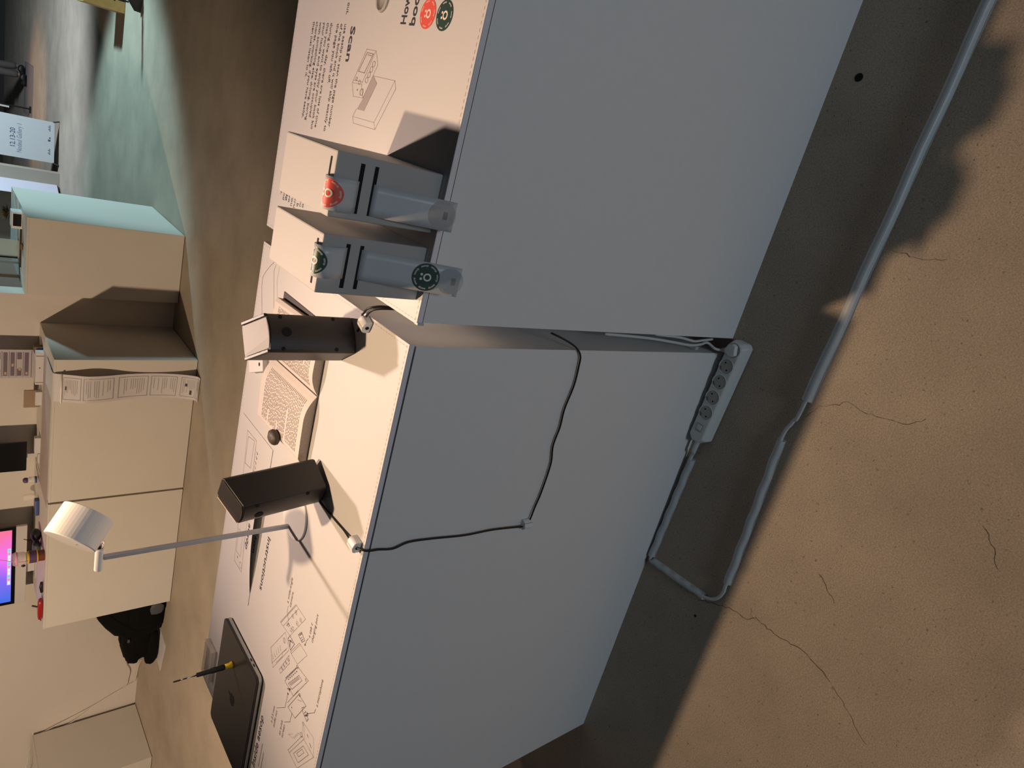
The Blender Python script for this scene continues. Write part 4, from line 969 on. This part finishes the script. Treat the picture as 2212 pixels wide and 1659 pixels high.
MB().tube([(-1.0,13.25,.03),(-1.02,13.25,1.5)], .012, 6).build('pole', 'black_metal', g); MB().box(-1.06,-.96,13.20,13.30,.012,.03).build('foot_plate', 'black_metal', g); MB().box(-1.04,-1.015,13.22,13.24,.30,1.4).build('white_sheet', 'banner', g)

def add_skin_layer(me):
    if not me.skin_vertices:
        bm = bmesh.new(); bm.from_mesh(me); bm.verts.layers.skin.verify(); bm.to_mesh(me); bm.free()
def skin(name, pts, edges, rad, matn, parent, sub=2):
    o = Vector(ORG[parent.name]); me = bpy.data.meshes.new(name); me.from_pydata([tuple(Vector(p)-o) for p in pts], edges, [])
    add_skin_layer(me)
    for i, r_ in enumerate(rad): me.skin_vertices[0].data[i].radius = (r_, r_)
    me.skin_vertices[0].data[0].use_root = True
    me.materials.append(MAT[matn])
    ob = bpy.data.objects.new(name, me); col.objects.link(ob); ob.parent = parent; ORG[ob.name] = tuple(o)
    sm = ob.modifiers.new('skin', 'SKIN'); sm.use_smooth_shade = True
    s2 = ob.modifiers.new('sub', 'SUBSURF'); s2.levels = sub; s2.render_levels = sub
    return ob
pz0 = .012
pe = thing('person', 'person in dark trousers and black shoes walking on the far mat', 'person', (-.50,14.0,pz0))
def P(x, y, z): return (-.50+x, 14.0+y, z+pz0)
# faces -x; near leg (camera side, y-) and far leg
hip_n, hip_f = P(0,-.09,.90), P(0,.09,.90)
kn_n, kn_f = P(-.055,-.09,.50), P(.03,.09,.50)
an_n, an_f = P(-.045,-.09,.085), P(.075,.09,.10)
pts = [P(0,0,.96), P(0,0,1.12), P(.01,0,1.32), P(0,0,1.46), P(-.015,0,1.56), P(-.03,0,1.66), P(-.03,0,1.75), hip_n, kn_n, an_n, hip_f, kn_f, an_f,
       P(0,-.19,1.43), P(.05,-.24,1.16), P(-.04,-.25,.93), P(0,.19,1.43), P(-.06,.24,1.16), P(-.18,.25,.95), P(-.06,-.25,.85), P(-.21,.25,.87)]
ed = [(0,1),(1,2),(2,3),(3,4),(4,5),(5,6),(0,7),(7,8),(8,9),(0,10),(10,11),(11,12),(3,13),(13,14),(14,15),(15,19),(3,16),(16,17),(17,18),(18,20)]
rad = [.13,.12,.135,.085,.052,.085,.07,.085,.055,.036,.085,.055,.036,.052,.042,.028,.052,.042,.028,.032,.032]
body = skin('body', pts, ed, rad, 'skin', pe)
for base, s_ in ((Vector(pts[19]), -1), (Vector(pts[20]), 1)):
    for k_, (dx, L_) in enumerate(((-.026,.070),(-.009,.080),(.008,.076),(.024,.062))):
        p_ = base + Vector((dx,0,-.015)); skin('finger', [p_, p_+Vector((-.006,0,-L_*.55)), p_+Vector((-.020,0,-L_))], [(0,1),(1,2)], [.0095,.009,.008], 'skin', pe, 1)
    p_ = base + Vector((-.025,0,.02)); skin('thumb', [p_, p_+Vector((-.028,0,-.025)), p_+Vector((-.040,0,-.052))], [(0,1),(1,2)], [.012,.0105,.009], 'skin', pe, 1)
skin('trousers', [P(0,0,.97), P(0,0,1.02), hip_n, kn_n, (kn_n[0],kn_n[1],.40), (an_n[0],an_n[1],.115), hip_f, kn_f, (kn_f[0]+.01,kn_f[1],.40), (an_f[0],an_f[1],.125)], [(0,1),(0,2),(2,3),(3,4),(4,5),(0,6),(6,7),(7,8),(8,9)], [.145,.14,.10,.072,.066,.060,.10,.072,.066,.060], 'trousers', pe)
skin('jacket', [P(0,0,1.04), P(0,0,1.20), P(.01,0,1.36), P(0,0,1.45), P(0,-.19,1.43), P(.05,-.245,1.16), P(-.03,-.25,.98), P(0,.19,1.43), P(-.06,.245,1.16), P(-.165,.25,.98)], [(0,1),(1,2),(2,3),(3,4),(4,5),(5,6),(3,7),(7,8),(8,9)], [.155,.145,.155,.09,.068,.058,.045,.068,.058,.045], 'jacket', pe)
for a_, nm in ((an_n,'shoe'),(an_f,'shoe')):
    zb = pz0+.038 if a_ is an_n else pz0+.05
    skin(nm, [(a_[0]+.045,a_[1],zb), (a_[0]-.03,a_[1],zb+.004), (a_[0]-.12,a_[1],zb-.008), (a_[0]-.175,a_[1],zb-.012), (a_[0],a_[1],zb+.055)], [(0,1),(1,2),(2,3),(1,4)], [.036,.042,.036,.024,.042], 'shoe', pe)
MB().blob((-.515,14.0,1.735), (.10,.085,.095), 2.2).build('hair', 'jacket', pe, smooth=True)
fc = MB(); fc.blob((-.625,14.0,1.665), (.018,.012,.020), 2); fc.build('nose', 'skin', pe, smooth=True)
for s_ in (-1,1):
    MB().blob((-.607,14.0+.032*s_,1.695), (.008,.011,.007), 2, nu=10, nv=6).build('eye', 'jacket', pe, smooth=True); MB().blob((-.525,14.0+.086*s_,1.68), (.018,.010,.028), 2, nu=10, nv=6).build('ear', 'skin', pe, smooth=True)
MB().blob((-.608,14.0,1.630), (.008,.022,.005), 2, nu=10, nv=6).build('mouth', 'poster_warm', pe, smooth=True)

g = thing('wooden_crate', 'yellow wooden crate of upright planks at the right of the far floor', 'crate', (.85,6.95,0))
for i in range(5):
    xa = .592+.100*i; MB().box(xa, xa+.094, 6.80, 6.825, .002, .325).build('plank', 'wood', g, bevel=.004)
for i in range(3):
    ya = 6.828+.100*i; MB().box(.592, .612, ya, ya+.094, .002, .325).build('plank', 'wood', g, bevel=.004)
MB().box(.615, 1.08, 6.83, 7.12, .300, .318).build('lid_board', 'wood', g)
g = thing('black_stand', 'black metal stand with a wedge foot right of the far floor', 'stand', (.76,6.2,0))
MB().add([(.612,6.19,.004),(.74,6.14,.004),(.78,6.26,.004),(.615,6.20,.05),(.74,6.14,.16),(.78,6.26,.16)], [(2,1,0),(3,4,5),(0,1,4,3),(1,2,5,4),(2,0,3,5)]).build('wedge_foot', 'black_metal', g)
for dx in (0,.05,.10): MB().tube([(.665+dx,6.17,.10),(.66+dx,6.17,.55)], .007, 6).build('upright_bar', 'black_metal', g)
for zz_ in (.20,.30,.42): MB().tube([(.64,6.17,zz_),(.90,6.19,zz_)], .006, 6).build('cross_bar', 'black_metal', g)
